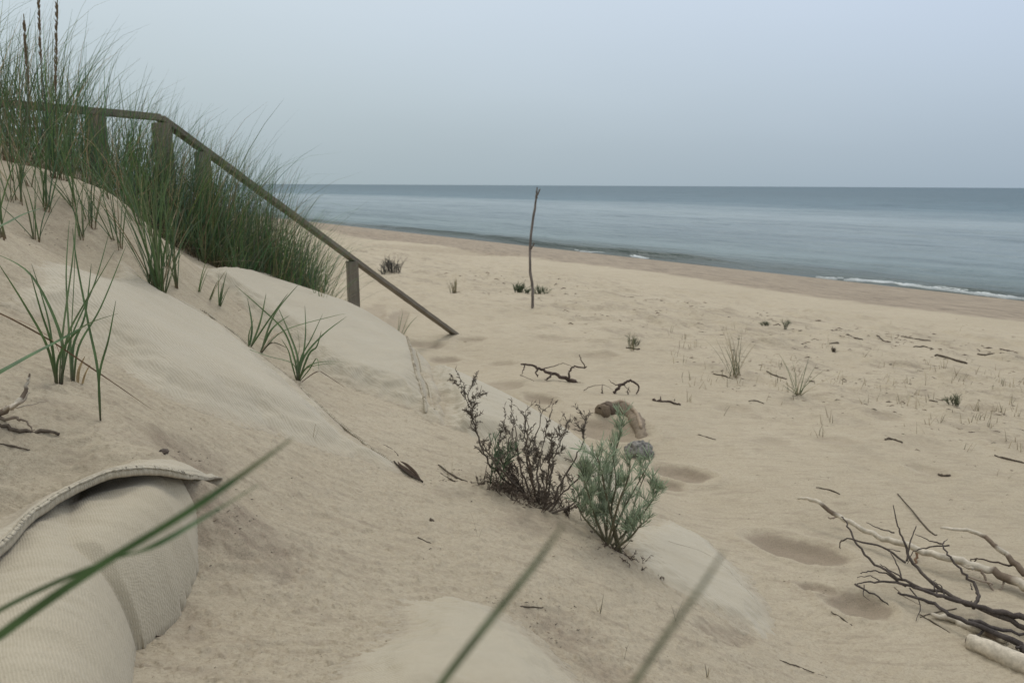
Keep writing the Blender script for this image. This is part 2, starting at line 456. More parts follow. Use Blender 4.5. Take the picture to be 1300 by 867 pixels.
# ------------------------------------------------------------------ ground sheet
def build_ground():
    az = np.concatenate([np.linspace(-180, -62, 60)[:-1], np.linspace(-62, -40, 60)[:-1], np.linspace(-40, 40, 500), np.linspace(40, 62, 60)[1:], np.linspace(62, 180, 60)[1:-1]])
    rr = np.concatenate([np.geomspace(.16, 9, 980)[:-1], np.geomspace(9, 60, 260)[:-1], np.geomspace(60, 30000, 90)])
    a = np.radians(az); na = len(a); nr = len(rr)
    X = (rr[:, None]*np.sin(a)[None, :]).ravel(); Y = (rr[:, None]*np.cos(a)[None, :]).ravel()
    z0 = H0(X, Y); dz, dm = detail(X, Y); Z = z0+dz
    # far inland stays a low dune belt
    V = np.column_stack([X, Y, Z]); V = np.vstack([V, [0, 0, ground(0, 0)]]); dm = np.append(dm, 0)
    i = np.arange(nr-1)[:, None]*na; j = np.arange(na)[None, :]; j2 = (j+1) % na
    Q = np.stack([i+j, i+na+j, i+na+j2, i+j2], -1).reshape(-1, 4)
    c = len(V)-1
    # centre fan as degenerate-free triangles written as quads over two columns
    jj = np.arange(0, na-1, 2)
    fan = np.column_stack([np.full(len(jj), c), jj, jj+1, (jj+2) % na])
    Q = np.vstack([Q, fan])
    o = mesh_np('sand', V, Q[:, ::-1], M_SAND, floats={'damp_shade': np.clip(dm, 0, 1)})
    tag(o, kind='structure'); return o
build_ground()

# ------------------------------------------------------------------ sand bags (woven geotextile, half buried)
def poly_sd(x, y, poly):
    """signed distance, positive inside"""
    d = np.full(x.shape, 1e9); ins = np.zeros(x.shape, bool); m = len(poly)
    for i in range(m):
        ax, ay = poly[i]; bx, by = poly[(i+1) % m]
        ex, ey = bx-ax, by-ay; wx, wy = x-ax, y-ay
        t = np.clip((wx*ex+wy*ey)/(ex*ex+ey*ey+1e-12), 0, 1)
        d = np.minimum(d, np.hypot(wx-t*ex, wy-t*ey))
        c = ((ay > y) != (by > y)) & (x < (bx-ax)*(y-ay)/(by-ay+1e-12)+ax)
        ins ^= c
    return np.where(ins, d, -d)
def grid_mesh(name, X, Y, Zt, keep, thick, mat, parent, origin, floats):
    ny, nx = X.shape
    idx = -np.ones((ny, nx), np.int64)
    q = keep[:-1, :-1] & keep[1:, :-1] & keep[:-1, 1:] & keep[1:, 1:]
    used = np.zeros((ny, nx), bool)
    used[:-1, :-1] |= q; used[1:, :-1] |= q; used[:-1, 1:] |= q; used[1:, 1:] |= q
    k = used.sum(); idx[used] = np.arange(k)
    top = np.column_stack([X[used], Y[used], Zt[used]]); bot = top.copy(); bot[:, 2] -= thick
    a, b_, c, d = idx[:-1, :-1][q], idx[:-1, 1:][q], idx[1:, 1:][q], idx[1:, :-1][q]
    Ft = np.column_stack([a, b_, c, d]); Fb = np.column_stack([d+k, c+k, b_+k, a+k])
    # side walls along boundary edges
    E = {}
    for f in Ft:
        for i in range(4):
            e = (f[i], f[(i+1) % 4])
            if (e[1], e[0]) in E: del E[(e[1], e[0])]
            else: E[e] = 1
    sd = np.array([(e[1], e[0], e[0]+k, e[1]+k) for e in E], np.int64)
    V = np.vstack([top, bot])-origin
    fl = {n_: np.concatenate([v[used], v[used]]) for n_, v in floats.items()}
    o = mesh_np(name, V, np.vstack([Ft, Fb, sd]), mat, parent, floats=fl)
    return o
BAGF = {}
def make_bag(key, polypx, bulge, rim, sink, res, mat, label, thick=.12, dw=.075, folds=None, groundz=None, world=None, dustk=1.0, lobes=None, noise_amp=1.0):
    """the cloth rises over the ground inside its outline and dives under the sand outside it"""
    poly = world if world is not None else [tuple(hit(*p)[:2]) for p in polypx]
    xs = [p[0] for p in poly]; ys = [p[1] for p in poly]; mg = .10
    X, Y = np.meshgrid(np.arange(min(xs)-mg, max(xs)+mg, res), np.arange(min(ys)-mg, max(ys)+mg, res))
    x = X.ravel(); y = Y.ravel()
    sd = poly_sd(x, y, poly)
    nz = fbm(x*5, y*5, 4, 91)*.05*noise_amp+fbm(x*40, y*40, 3, 92)*.014*noise_amp
    e = sd+nz
    z = H0(x, y)+fbm(x*1.3, y*1.3, 3, 3)*.018
    b = np.where(e > 0, bulge*sstep(0, rim, e)+.002*sstep(0, .05, e), sink*np.clip(-e/.06, 0, 1)*-1)
    z = z+b
    if folds: z = z+folds(x, y)
    dust = 1-sstep(.0, dw, e+fbm(x*7, y*7, 4, 95)*dw*.75)
    z = z + np.where(e > 0, 0.0015*fbm(x*55, y*55, 3, 12)*(.4+dust), 0)
    keep = (e > -.07).reshape(X.shape)
    c = np.array([np.mean(xs), np.mean(ys), float(H0(np.mean(xs), np.mean(ys))[0])])
    root = empty('sandbag', c, label, 'sandbag', 'buried geotextile sandbags')
    grid_mesh('cloth', X, Y, z.reshape(X.shape), keep, thick, mat, root, c, {'dust': (dust*dustk).reshape(X.shape)})
    BAGF[key] = (poly, bulge, rim, folds)
    return root
def bagz(key, x, y):
    poly, bulge, rim, folds = BAGF[key]
    x = np.atleast_1d(float(x)); y = np.atleast_1d(float(y))
    sd = poly_sd(x, y, poly)
    e = sd+fbm(x*5, y*5, 4, 91)*.05+fbm(x*40, y*40, 3, 92)*.014
    z = H0(x, y)+fbm(x*1.3, y*1.3, 3, 3)*.018+np.where(e > 0, bulge*sstep(0, rim, e)+.002*sstep(0, .05, e), 0)
    if folds: z = z+folds(x, y)
    return float(z[0])
def line_fold(pxpts, amp, w, asym=0):
    L = [hit(*p)[:2] for p in pxpts]
    def f(x, y):
        d = np.full(np.shape(x), 1e9); sg = np.zeros(np.shape(x))
        for a, b in zip(L[:-1], L[1:]):
            ex, ey = b-a; wx, wy = x-a[0], y-a[1]; t = np.clip((wx*ex+wy*ey)/(ex*ex+ey*ey), 0, 1)
            dd = np.hypot(wx-t*ex, wy-t*ey); q = dd < d
            d = np.where(q, dd, d); sg = np.where(q, np.sign(ex*wy-ey*wx), sg)
        return amp*np.exp(-(d/w)**2)+asym*amp*sg*(d/w)*np.exp(-(d/(1.6*w))**2)
    return f
def addf(*fs): return lambda x, y: sum(f(x, y) for f in fs)
def wrinkle(sc, amp, ang, seed):
    ca, sa = math.cos(ang), math.sin(ang)
    return lambda x, y: amp*fbm((x*ca+y*sa)*sc, (-x*sa+y*ca)*sc*4, 3, seed)
def seam(key, pxpts, parent, w=.010, stitch=True, raise_=.003, col=(.40, .355, .275), dark=(.20, .165, .12)):
    """a raised hem with thread stitches lying on a bag's cloth"""
    L = smooth_path([hit(*p)[:2] for p in pxpts], 10)
    # resample
    Q = [L[0]]; 
    for p in L[1:]:
        while np.hypot(*(p-Q[-1])) > .008: Q.append(Q[-1]+(p-Q[-1])/np.hypot(*(p-Q[-1]))*.008)
    pts = [np.array([p[0], p[1], bagz(key, p[0], p[1])+raise_]) for p in Q]
    mb = MB(); mb.tube(pts, [w*.5*(.85+.3*random.random()) for _ in pts], 8, col)
    org = np.array(parent.location)
    h = mb.build('seam', M_SEAM, parent, org)
    if stitch:
        ms = MB()
        for i in range(0, len(pts)-1):
            if random.random() < .12: continue
            a = pts[i]; d = pts[i+1]-a; nrm = np.array([-d[1], d[0], 0]); nrm /= np.linalg.norm(nrm)+1e-9
            ms.tube([a-nrm*w*.55+np.array([0, 0, .001]), a+np.array([0, 0, w*.55]), a+nrm*w*.55+np.array([0, 0, .001])+d*.4], .0011, 4, dark)
        o = ms.build('stitching', M_SEAM, h, org)

bC = make_bag('C', [(20,352),(90,338),(150,332),(200,366),(250,392),(300,424),(352,468),(400,512),(450,552),(500,586),(520,602),(492,596),(450,582),(390,562),(320,544),(250,522),(190,504),(140,462),(70,410),(10,385)],
         .060, .20, .06, .007, M_BAG, 'long pale sandbag crossing the dune face, ending beside the dark leaf litter',
         folds=addf(line_fold([(225,385),(300,432),(352,476),(400,520),(450,560)], .012, .02, .5), line_fold([(228,379),(262,396),(302,424),(354,468),(402,512),(452,551),(498,585)], -.014, .010), wrinkle(3, .005, .6, 61), line_fold([(150,420),(260,470),(380,540)], .014, .10)))
seam('C', [(232,381),(262,398),(300,426),(352,470),(400,514),(450,553),(498,587)], bC)
bD = make_bag('D', [(240,338),(300,348),(370,373),(440,398),(500,426),(538,460),(556,495),(566,545),(520,520),(450,495),(400,470),(352,425),(300,385)],
         .075, .17, .06, .007, M_BAG, 'pale sandbag on the dune shoulder in front of the low handrail post',
         folds=addf(line_fold([(462,405),(505,430),(530,465),(548,525)], -.022, .016, .3), line_fold([(476,405),(525,440),(548,480),(560,530)], .012, .02), wrinkle(3, .006, 1.2, 63)))
seam('D', [(468,408),(503,432),(522,462),(534,500),(541,530)], bD, .012)
seam('D', [(478,408),(513,432),(532,462),(545,500),(552,530)], bD, .008, False)
bE = make_bag('E', [(536,466),(590,484),(645,508),(700,543),(762,588),(800,632),(778,640),(720,606),(660,578),(610,560),(572,548),(556,505)],
         .065, .13, .06, .007, M_BAG, 'smooth pale sandbag edging the dune behind the dead brown shrub',
         folds=addf(wrinkle(3, .008, .3, 65), line_fold([(572,492),(580,530),(590,560)], -.012, .02)))
bF = make_bag('F', [(792,668),(850,661),(905,688),(950,730),(990,792),(980,812),(930,796),(870,756),(815,722)],
         .040, .13, .05, .006, M_BAG, 'flat thin sandbag at the foot of the dune right of the green shrub', dw=.07, folds=wrinkle(4, .006, .2, 67))
seam('F', [(848,700),(890,712),(930,738),(962,772)], bF, .0016, False, .0, (.27, .235, .18))
bG = make_bag('G', [(415,960),(425,867),(452,815),(505,768),(562,752),(625,768),(680,805),(738,870),(760,960)],
         .042, .16, .05, .005, M_BAG2, 'rough woven sandbag coming out of the sand at the bottom middle of the picture', dw=.07, folds=wrinkle(4, .005, 1.0, 69))
# lower-left pair: a stuffed bag with a deep crease, and the loose cloth lying over it
def lobe(x, y, poly, top, r, gz, pw=2.2):
    sd = poly_sd(x, y, poly)
    t = np.clip(sd/r, 0, 1)
    return gz+(top-gz)*(1-(1-t)**pw)**(1/pw), sd
def build_creased():
    wp = lambda L, z: [tuple(at_z(a, b, z)[:2]) for a, b in L]
    rear = wp([(-60,800),(40,715),(120,650),(185,632),(230,632),(252,652),(250,685),(225,722),(180,775),(120,800),(0,860)], 2.36)
    front = wp([(-220,1000),(-160,800),(-60,775),(30,700),(92,664),(135,672),(160,715),(170,780),(168,850),(160,930),(150,1050),(0,1150)], 2.36)
    xs = [p[0] for p in rear+front]; ys = [p[1] for p in rear+front]
    X, Y = np.meshgrid(np.arange(min(xs)-.02, max(xs)+.02, .003), np.arange(min(ys)-.02, max(ys)+.02, .003))
    x = X.ravel(); y = Y.ravel()
    nzx = fbm(x*8, y*8, 3, 101)*.006
    g0 = H0(x, y)-.05
    z1, s1 = lobe(x, y, rear, 2.468, .11, g0); z2, s2 = lobe(x, y, front, 2.480, .125, g0)
    k = .012
    z = np.maximum(z1, z2)+k*np.exp(-((z1-z2)/k)**2)*-.2
    # pulled creases running from the fold
    z = z+fbm(x*6+y*9, (y*6-x*3)*3.5, 3, 105)*.006+fbm(x*70, y*70, 2, 107)*.0008+nzx*.6
    sd = np.maximum(s1, s2)
    keep = (sd > .001).reshape(X.shape)
    c = np.array([np.mean(xs), np.mean(ys), 2.4])
    root = empty('sandbag', c, 'plump creased sandbag bulging out of the lower left corner', 'sandbag', 'buried geotextile sandbags')
    grid_mesh('cloth', X, Y, z.reshape(X.shape), keep, .05, M_BAG2, root, c, {'dust': np.zeros(X.shape)+.12})
    # cover
    lip = [(-80,745),(0,694),(38,655),(76,628),(120,607),(160,597),(200,596),(240,602),(283,606)]
    back = [(262,588),(225,564),(170,545),(110,538),(50,532),(0,524),(-90,505)]
    zl = 2.505
    lw = []
    lz = []
    for i, (a, b) in enumerate(lip):
        if i < 6: lw.append(tuple(at_z(a, b, zl)[:2])); lz.append(zl)
        else:
            q = hit(a, b); zq = zl*(1-(i-5)/3)+(q[2]-.002)*((i-5)/3); lw.append(tuple(at_z(a, b, zq)[:2])); lz.append(zq)
    bw = [tuple(hit(*q)[:2]) for q in back]
    lp = smooth_path([np.array([q[0], q[1], z_]) for q, z_ in zip(lw, lz)], 44)
    bp = smooth_path([np.array([q[0], q[1], 0]) for q in bw[::-1]], 60)
    nu = 420; lp = np.array([lp[int(i)] for i in np.linspace(0, len(lp)-1, nu)]); bp = np.array([bp[int(i)] for i in np.linspace(0, len(bp)-1, nu)])
    for _ in range(6):
        for A_ in (lp, bp): A_[1:-1] = (A_[:-2]+2*A_[1:-1]+A_[2:])/4
    vv = np.concatenate([[0]*7, np.linspace(0, 1, 130)[1:]**1.3]); nv = len(vv)
    V = np.zeros((nu, nv, 3)); D_ = np.zeros((nu, nv))
    for i in range(nu):
        u = i/(nu-1); d = bp[i]-lp[i]; Ld = np.hypot(d[0], d[1]); dn = np.array([d[0]/Ld, d[1]/Ld]); tk = .0085*(1-sstep(.80, 1.0, u)*.75)
        x = lp[i, 0]+d[0]*vv; y = lp[i, 1]+d[1]*vv; dist = vv*Ld
        w = sstep(0, 1, vv); zt = lp[i, 2]
        z = (H0(x, y)-.03-.03*w)*w+zt*(1-w)
        # rolled hem: the first rows curl under the edge
        for k in range(7):
            an = math.pi*(1.0-k/6.0); rr = tk
            off = -rr*math.sin(an)+(.03 if k == 0 else 0); x[k] = lp[i, 0]+dn[0]*(off+rr); y[k] = lp[i, 1]+dn[1]*(off+rr); z[k] = zt-rr+rr*math.cos(math.pi-an)*-1*(-1)
            z[k] = zt-rr-rr*math.cos(an)*-1
            dist[k] = 0
        m_ = dist > 0
        z[m_] += -.0035*np.exp(-((dist[m_]-.030)/.004)**2)*(1-sstep(.85, 1, u))
        V[i, :, 0] = x; V[i, :, 1] = y; V[i, :, 2] = z; D_[i] = dist
    fx = V[..., 0].ravel(); fy = V[..., 1].ravel()
    V[..., 2] += (fbm(fx*8, fy*8, 3, 111)*.006+fbm(fx*60, fy*60, 3, 113)*.0008).reshape(nu, nv)
    V = V.reshape(-1, 3)
    i = np.arange(nu-1)[:, None]*nv; j = np.arange(nv-1)[None, :]
    Q = np.stack([i+j, i+j+1, i+nv+j+1, i+nv+j], -1).reshape(-1, 4)
    dust = sstep(.04, .19, D_.ravel()+fbm(fx*14, fy*14, 3, 117)*.06)
    c2 = V.mean(0)
    root2 = empty('sandbag', c2, 'sand-covered bag with a loose hemmed edge draped over the plump creased one', 'sandbag', 'buried geotextile sandbags')
    o = mesh_np('cloth', V-c2, Q[:, ::-1], M_BAG, root2, floats={'dust': dust})
    md = o.modifiers.new('thickness', 'SOLIDIFY'); md.thickness = .003; md.offset = -1
build_creased()

# ------------------------------------------------------------------ sea
def build_sea():
    m, nt, b = newmat('sea_water'); g = N(nt); p = g.pos()
    sh = g.mapping(p, (1, 1, 1), SHORE_ROT)
    sx = g.n('ShaderNodeSeparateXYZ'); g.l(sh, sx.inputs[0]); s = sx.outputs[0]
    wob = g.math('MULTIPLY', g.math('SUBTRACT', g.noise(g.mapping(sh, (.02, .006, 1)), 1, 5, .6), .5), 90)
    e = g.math('ADD', s, g.math('MULTIPLY', wob, g.math('MULTIPLY', g.math('SUBTRACT', s, 23), .02, clamp=True)))
    lg = g.math('LOGARITHM', e, 10.0)
    col = g.ramp(g.math('MULTIPLY', g.math('SUBTRACT', lg, 1.36), .4, clamp=True),
                 [(0, (.04, .058, .048)), (.010, (.055, .078, .068)), (.028, (.14, .19, .195)), (.10, (.165, .215, .235)), (.21, (.22, .275, .295)), (.262, (.10, .16, .19)), (.42, (.065, .115, .14)), (1, (.045, .09, .115))])
    pt = g.noise(g.mapping(sh, (.25, .05, 1)), 1.0, 7, .72)
    pt = g.math('ADD', g.math('MULTIPLY', pt, .55), g.math('MULTIPLY', g.noise(g.mapping(sh, (1.6, .16, 1)), 1.0, 7, .8), .45))
    col = g.mix(g.ramp(pt, [(.46, 0.0), (.57, .85)]), col, g.mix(1.0, col, (.58, .64, .68), 'MULTIPLY'))
    g.l(col, b.inputs['Base Color'])
    b.inputs['Roughness'].default_value = .32; b.inputs['IOR'].default_value = 1.33
    g.l(g.ramp(g.math('MULTIPLY', g.math('SUBTRACT', lg, 1.36), .4, clamp=True), [(.21, .24), (.275, .09), (1, .06)]), b.inputs['Specular IOR Level'])
    w1 = g.noise(g.mapping(sh, (1.0, .30, 1)), .9, 6, .68)
    w2 = g.noise(g.mapping(sh, (1.0, .45, 1)), 5.0, 4, .7)
    w3 = g.noise(g.mapping(sh, (.12, .02, 1)), 1.0, 5, .6)
    n0 = g.bump(w3, .8, 1.6); n1 = g.bump(w1, 1.0, .34, n0); g.l(g.bump(w2, .8, .07, n1), b.inputs['Normal'])
    # mesh: strip in shore coordinates
    ss = np.concatenate([np.linspace(21.2, 60, 340)[:-1], np.geomspace(60, 400, 120)[:-1], np.geomspace(400, 30000, 30)])
    tt = np.concatenate([-np.geomspace(40000, 70, 24)[:-1], np.linspace(-70, 20, 260)[:-1], np.linspace(20, 90, 120)[:-1], np.geomspace(90, 40000, 30)])
    Sg, Tg = np.meshgrid(ss, tt, indexing='ij')
    s_ = Sg.ravel(); t_ = Tg.ravel()
    x = s_*NX-t_*NY; y = s_*NY+t_*NX
    near = 1-sstep(60, 400, s_)
    z = fbm(s_*.22+.3*fbm(s_*.05, t_*.03, 2, 7), t_*.035, 3, 121)*.20*sstep(23, 27, s_)*near
    z += fbm(s_*1.2, t_*.5, 3, 123)*.06*near
    # small breaker standing up at the edge on the near stretch
    k = sstep(-19, -23, t_)*0+np.clip(vnoise(t_*.13, 3+t_*0, 5)*1.3, 0, 1)
    z += .20*k*np.exp(-((s_-(24.2+.5*fbm(t_*.2, t_*0, 2, 8)))/.42)**2)+.10*np.exp(-((s_-28.2-1.2*fbm(t_*.1, t_*0, 2, 81))/.7)**2)*np.clip(vnoise(t_*.09, 9+t_*0, 6)*1.6-.3, 0, 1)
    V = np.column_stack([x, y, z]); n1_, n2_ = Sg.shape
    i = np.arange(n1_-1)[:, None]*n2_; j = np.arange(n2_-1)[None, :]
    Q = np.stack([i+j, i+n2_+j, i+n2_+j+1, i+j+1], -1).reshape(-1, 4)
    o = mesh_np('sea', V, Q, m); tag(o, kind='structure')
build_sea()
def shore_t(px, s):
    """along-shore coordinate where the sight line of a pixel column meets distance s"""
    r = ray(px, 330); k = s/(r[0]*NX+r[1]*NY); x, y = r[0]*k, r[1]*k
    return -x*NY+y*NX
def build_foam():
    m, nt, b = newmat('foam'); g = N(nt); b.inputs['Base Color'].default_value = (.60, .63, .63, 1); b.inputs['Roughness'].default_value = .8
    g.l(g.bump(g.noise(g.pos(), 14, 4, .7), .8, .04), b.inputs['Normal'])
    V = []; Fc = []
    def strip(px0, px1, s0, wmax, hh, step=.05, dens=.8):
        t0 = shore_t(px0, s0); t1 = shore_t(px1, s0)
        if t0 > t1: t0, t1 = t1, t0
        ts = np.arange(t0, t1, step); nn = 7; prev = None
        gate = vnoise(ts*.9, ts*0+s0*3, 31)*.6+vnoise(ts*3.1, ts*0, 33)*.4
        for i, t in enumerate(ts):
            e = min(1, (t-t0)/.8, (t1-t)/.8)
            w = wmax*max(0, gate[i]*1.5-(1-dens))*e*(.7+.6*random.random())
            if w < .02: prev = None; continue
            sc = s0+.12*float(fbm(np.array([t*3.0]), np.array([5.0]), 3, 39)[0])+.35*float(fbm(np.array([t*.5]), np.array([1.0]), 2, 35)[0])
            b0 = len(V)
            for k in range(nn):
                q = k/(nn-1)*2-1
                ss_ = sc+q*w*.5
                V.append((ss_*NX-t*NY, ss_*NY+t*NX, .02+hh*(1-q*q)*(.6+.8*random.random())*min(1, w/wmax*1.5) - (.05 if abs(q) == 1 else 0)))
            if prev is not None:
                for k in range(nn-1): Fc.append((prev+k, prev+k+1, b0+k+1, b0+k))
            prev = b0
    strip(768, 830, 23.5, .20, .035, dens=.62); strip(1035, 1330, 23.4, .15, .035, dens=.80); strip(1060, 1420, 23.75, .12, .03, dens=.5)
    strip(700, 860, 23.3, .10, .03, dens=.45)
    o = mesh_np('sea_foam', V, Fc, m)
    tag(o, 'broken white foam along the edge of the sea', 'foam', kind='stuff')
build_foam()

# ------------------------------------------------------------------ handrail
def beam(name, a, b, w, h, mat, parent, taper=1.0, bev=.004, twist=None):
    a = np.asarray(a, float); b = np.asarray(b, float); d = b-a; L = np.linalg.norm(d); ex = d/L
    ref = np.array([0, 0, 1.]) if abs(ex[2]) < .95 else (np.array(twist, float) if twist is not None else np.array([1., 0, 0]))
    ey = np.cross(ref, ex); ey /= np.linalg.norm(ey); ez = np.cross(ex, ey)
    import bmesh
    bm = bmesh.new(); seg = max(2, int(L/.12)); rings = []
    for i in range(seg+1):
        f = i/seg; k = 1+(taper-1)*f
        wob = .0015
        rings.append([bm.verts.new((f*L, sy*w/2*k+random.uniform(-wob, wob), sz*h/2*k+random.uniform(-wob, wob))) for sy, sz in ((-1, -1), (1, -1), (1, 1), (-1, 1))])
    for r0, r1 in zip(rings[:-1], rings[1:]):
        for k in range(4): bm.faces.new((r0[k], r0[(k+1) % 4], r1[(k+1) % 4], r1[k]))
    bm.faces.new(rings[0][::-1]); bm.faces.new(rings[-1])
    bmesh.ops.recalc_face_normals(bm, faces=bm.faces)
    ed = [e for e in bm.edges if len(e.link_faces) == 2 and e.link_faces[0].normal.angle(e.link_faces[1].normal) > .8]
    bmesh.ops.bevel(bm, geom=ed, offset=bev, segments=2, affect='EDGES')
    me = bpy.data.meshes.new(name); bm.to_mesh(me); bm.free(); me.materials.append(mat)
    o = bpy.data.objects.new(name, me); COL.objects.link(o)
    mt = Matrix(((ex[0], ey[0], ez[0], a[0]), (ex[1], ey[1], ez[1], a[1]), (ex[2], ey[2], ez[2], a[2]), (0, 0, 0, 1)))
    if parent: o.parent = parent; mt = Matrix.Translation(parent.location).inverted() @ mt
    o.matrix_local = mt; return o
def build_rail():
    DA = 7.75; DB = 4.55; lo = P(572, 420, DA); hi = P(203, 150, DB)
    gz = ground(lo[0], lo[1])
    r = empty('handrail', (-1.36, 6.0, ground(-1.36, 6.0)), 'weathered grey-brown timber handrail running down the dune through the grass to the beach', 'handrail')
    d = (hi-lo)
    beam('sloping_rail', lo-d/np.linalg.norm(d)*.12, hi+np.array([0, 0, .0]), .072, .036, M_WOOD, r)
    # level rail from the corner post into the grass on the left
    l2 = P(60, 137, 4.15); dd = l2-hi
    beam('level_rail', hi+np.array([.0, 0, .003]), hi+dd*2.6, .076, .040, M_WOOD, r)
    hx, hy, hz = hi
    beam('post', (hx, hy+.01, hz-.03), (hx+.0, hy+.01, ground(hx, hy)-.3), .098, .098, M_WOOD, r, twist=(.6, -.8, 0))
    t = .087; q = hi-d*t; beam('post', (q[0]+.0, q[1]+.02, q[2]-.025), (q[0], q[1]+.02, ground(q[0], q[1])-.3), .085, .085, M_WOOD, r, twist=(.6, -.8, 0))
    # low post
    best = min(np.linspace(.3, .7, 80), key=lambda f: abs((np.dot(lo+d*f-CP, rt)/np.dot(lo+d*f-CP, fw))*F+650-447))
    q = lo+d*best; g = ground(q[0], q[1]); beam('post', (q[0], q[1], q[2]-.022), (q[0]+.005, q[1], min(g, 1.6)-.4), .09, .09, M_WOOD, r, twist=(.9, .4, 0))
    q = hi+dd*1.1*.55; beam('post', (q[0], q[1], q[2]-.022), (q[0], q[1], ground(q[0], q[1])-.3), .1, .1, M_WOOD, r, twist=(.6, -.8, 0))
    # short board bolted to the far side of the corner post
    a = P(206, 156, DB+.12); b = P(206, 187, DB+.12); beam('board', a, b, .075, .03, M_WOOD, r, twist=(.2, 1, 0))
    mb = MB()
    for (px, py) in [(194, 160), (199, 172)]:
        p0 = P(px, py, DB-.065); mb = MB(); mb.tube([p0, p0+np.array([0, -.008, 0])], .006, 8, (.09, .075, .06)); mb.build('bolt', M_TWIG, r)
build_rail()

# ------------------------------------------------------------------ grass
GREENS = [(.070, .120, .045), (.090, .145, .055), (.105, .150, .065), (.060, .105, .050), (.125, .155, .078)]
def gcols(m, base=None, dry=.0, root=.15, rootcol=(.16, .095, .055), tip=None):
    c = np.array(base if base is not None else random.choice(GREENS))*random.uniform(.8, 1.25)
    if random.random() < dry: c = np.array((.34, .28, .17))*random.uniform(.6, 1.15)
    out = []
    for i in range(m):
        f = i/(m-1); k = c
        if f < root: k = c*(f/root)+np.array(rootcol)*(1-f/root)
        if f > .85 and tip is not None: q = (f-.85)/.15; k = k*(1-q)+np.array(tip)*q
        out.append(k)
    return out
def arc_blade(mb, root, az, lean, L, droop, w, seg=7, dry=.05, base=None, rootf=.12, fold=.3):
    """blade leaving the ground at an angle from vertical and bending over"""
    d = np.array([math.cos(az), math.sin(az), 0]); pts = []; p = np.array(root, float); th = lean
    for i in range(seg+1):
        pts.append(p.copy()); f = i/seg
        p = p+(d*math.sin(th)+np.array([0, 0, math.cos(th)]))*L/seg
        th += droop/seg*(.4+1.3*f)
    wid = [w*(1-.15*(1-i/seg))*(1-(i/seg)**2.2)+.0006 for i in range(seg+1)]
    sa = az+math.pi/2+random.uniform(-.9, .9)
    mb.blade(pts, wid, gcols(seg+1, base, dry, rootf), np.array([math.cos(sa), math.sin(sa), 0]), fold)
def wind_az(): return random.gauss(0.25, 1.3)       # mostly bent to the right, away from the land

def grass_mass(name, samples, n, Lr, w, label, dry=.08, seed=1, green=None):
    random.seed(seed); mb = MB()
    for _ in range(n):
        cx, cy, rad, hgt = random.choices(samples, [q[2]**2 for q in samples])[0]
        a = random.random()*6.283; r = rad*math.sqrt(random.random()); x, y = cx+r*math.cos(a), cy+r*math.sin(a)
        L = random.uniform(*Lr)*hgt
        lean = abs(random.gauss(.20, .34)); dr = random.uniform(.0, 1.0)
        if random.random() < .05: L *= 1.35; dr += .5; lean += .1
        c0 = CL[int((x*2.7+y*3.9)*3) % 6]
        arc_blade(mb, (x, y, ROOTZ(x, y)-.02), random.gauss(.1, 1.4), lean, L, dr, w*random.uniform(.6, 1.3), 6, dry, tuple(a*1.15*random.uniform(.75, 1.25) for a in c0))
    o = mb.build(name, M_GRASS); tag(o, label, 'grass', kind='stuff'); return o
CL = [(.075,.125,.052),(.105,.160,.065),(.070,.115,.065),(.130,.170,.080),(.085,.135,.070),(.120,.155,.065)]
def ROOTZ(x, y): return float(H0(x, y)[0])

# upland mass on the dune crown, top left
cr = [(-2.35,3.55,.30,1.0),(-2.7,3.9,.4,1.05),(-2.2,4.1,.35,1.0),(-3.1,3.4,.4,1.1),(-2.6,3.1,.3,1.0),(-2.05,3.85,.25,.8),(-2.45,4.6,.4,1.0),(-3.0,4.4,.5,1.05),(-2.5,2.65,.25,1.0)]
grass_mass('dune_grass', cr, 2100, (.34, .82), .0046, 'dense dark green dune grass covering the crown of the dune at top left', .16, 21)
# bank around the handrail
bk = [(-1.95,4.35,.25,.95),(-1.75,4.75,.28,1.0),(-1.95,5.1,.3,1.0),(-1.60,5.15,.22,.9),(-1.45,5.0,.16,.8),(-1.75,4.35,.2,.8),(-1.35,4.85,.12,.62),(-1.5,4.65,.16,.75),(-1.68,5.5,.22,.9),(-2.2,4.7,.3,.9)]
random.seed(33)
o = grass_mass('grass_bank', bk, 3200, (.34, .90), .0046, 'thick bank of dark green grass leaning under the sloping handrail', .11, 22)

# separate tussocks and shoots; each is a thing with its own shoots
def tussock(px, py, n, L, label, spread=.03, w=.005, lean=(.05, .5), droop=(.1, .9), dry=.06, az=None, group='separate grass tufts on the sand', base=None, seg=8, name='grass_tuft', rootf=.14, seed=0, depth_root=None, basecol=None, parts=True):
    random.seed(px*7+py+seed)
    h = onto(px, py); root = empty(name, h, label, 'grass', group)
    nsh = max(1, min(6, n//6)) if parts else 1
    for k in range(nsh):
        mb = MB(); a = random.random()*6.28; r = spread*math.sqrt(random.random()) if nsh > 1 else 0
        sx, sy = h[0]+r*math.cos(a), h[1]+r*math.sin(a)
        sz = ground(sx, sy)-.012
        for _ in range(max(2, n//nsh)):
            q = az if az is not None else None
            aa = random.gauss(az, .6) if az is not None else random.random()*6.283
            arc_blade(mb, (sx+random.gauss(0, spread*.15+.002), sy+random.gauss(0, spread*.15+.002), sz), aa, random.uniform(*lean), L*random.uniform(.55, 1.1), random.uniform(*droop), w*random.uniform(.75, 1.2), seg, dry, base, rootf)
        mb.build('leaves', M_GRASS, root)
    return root
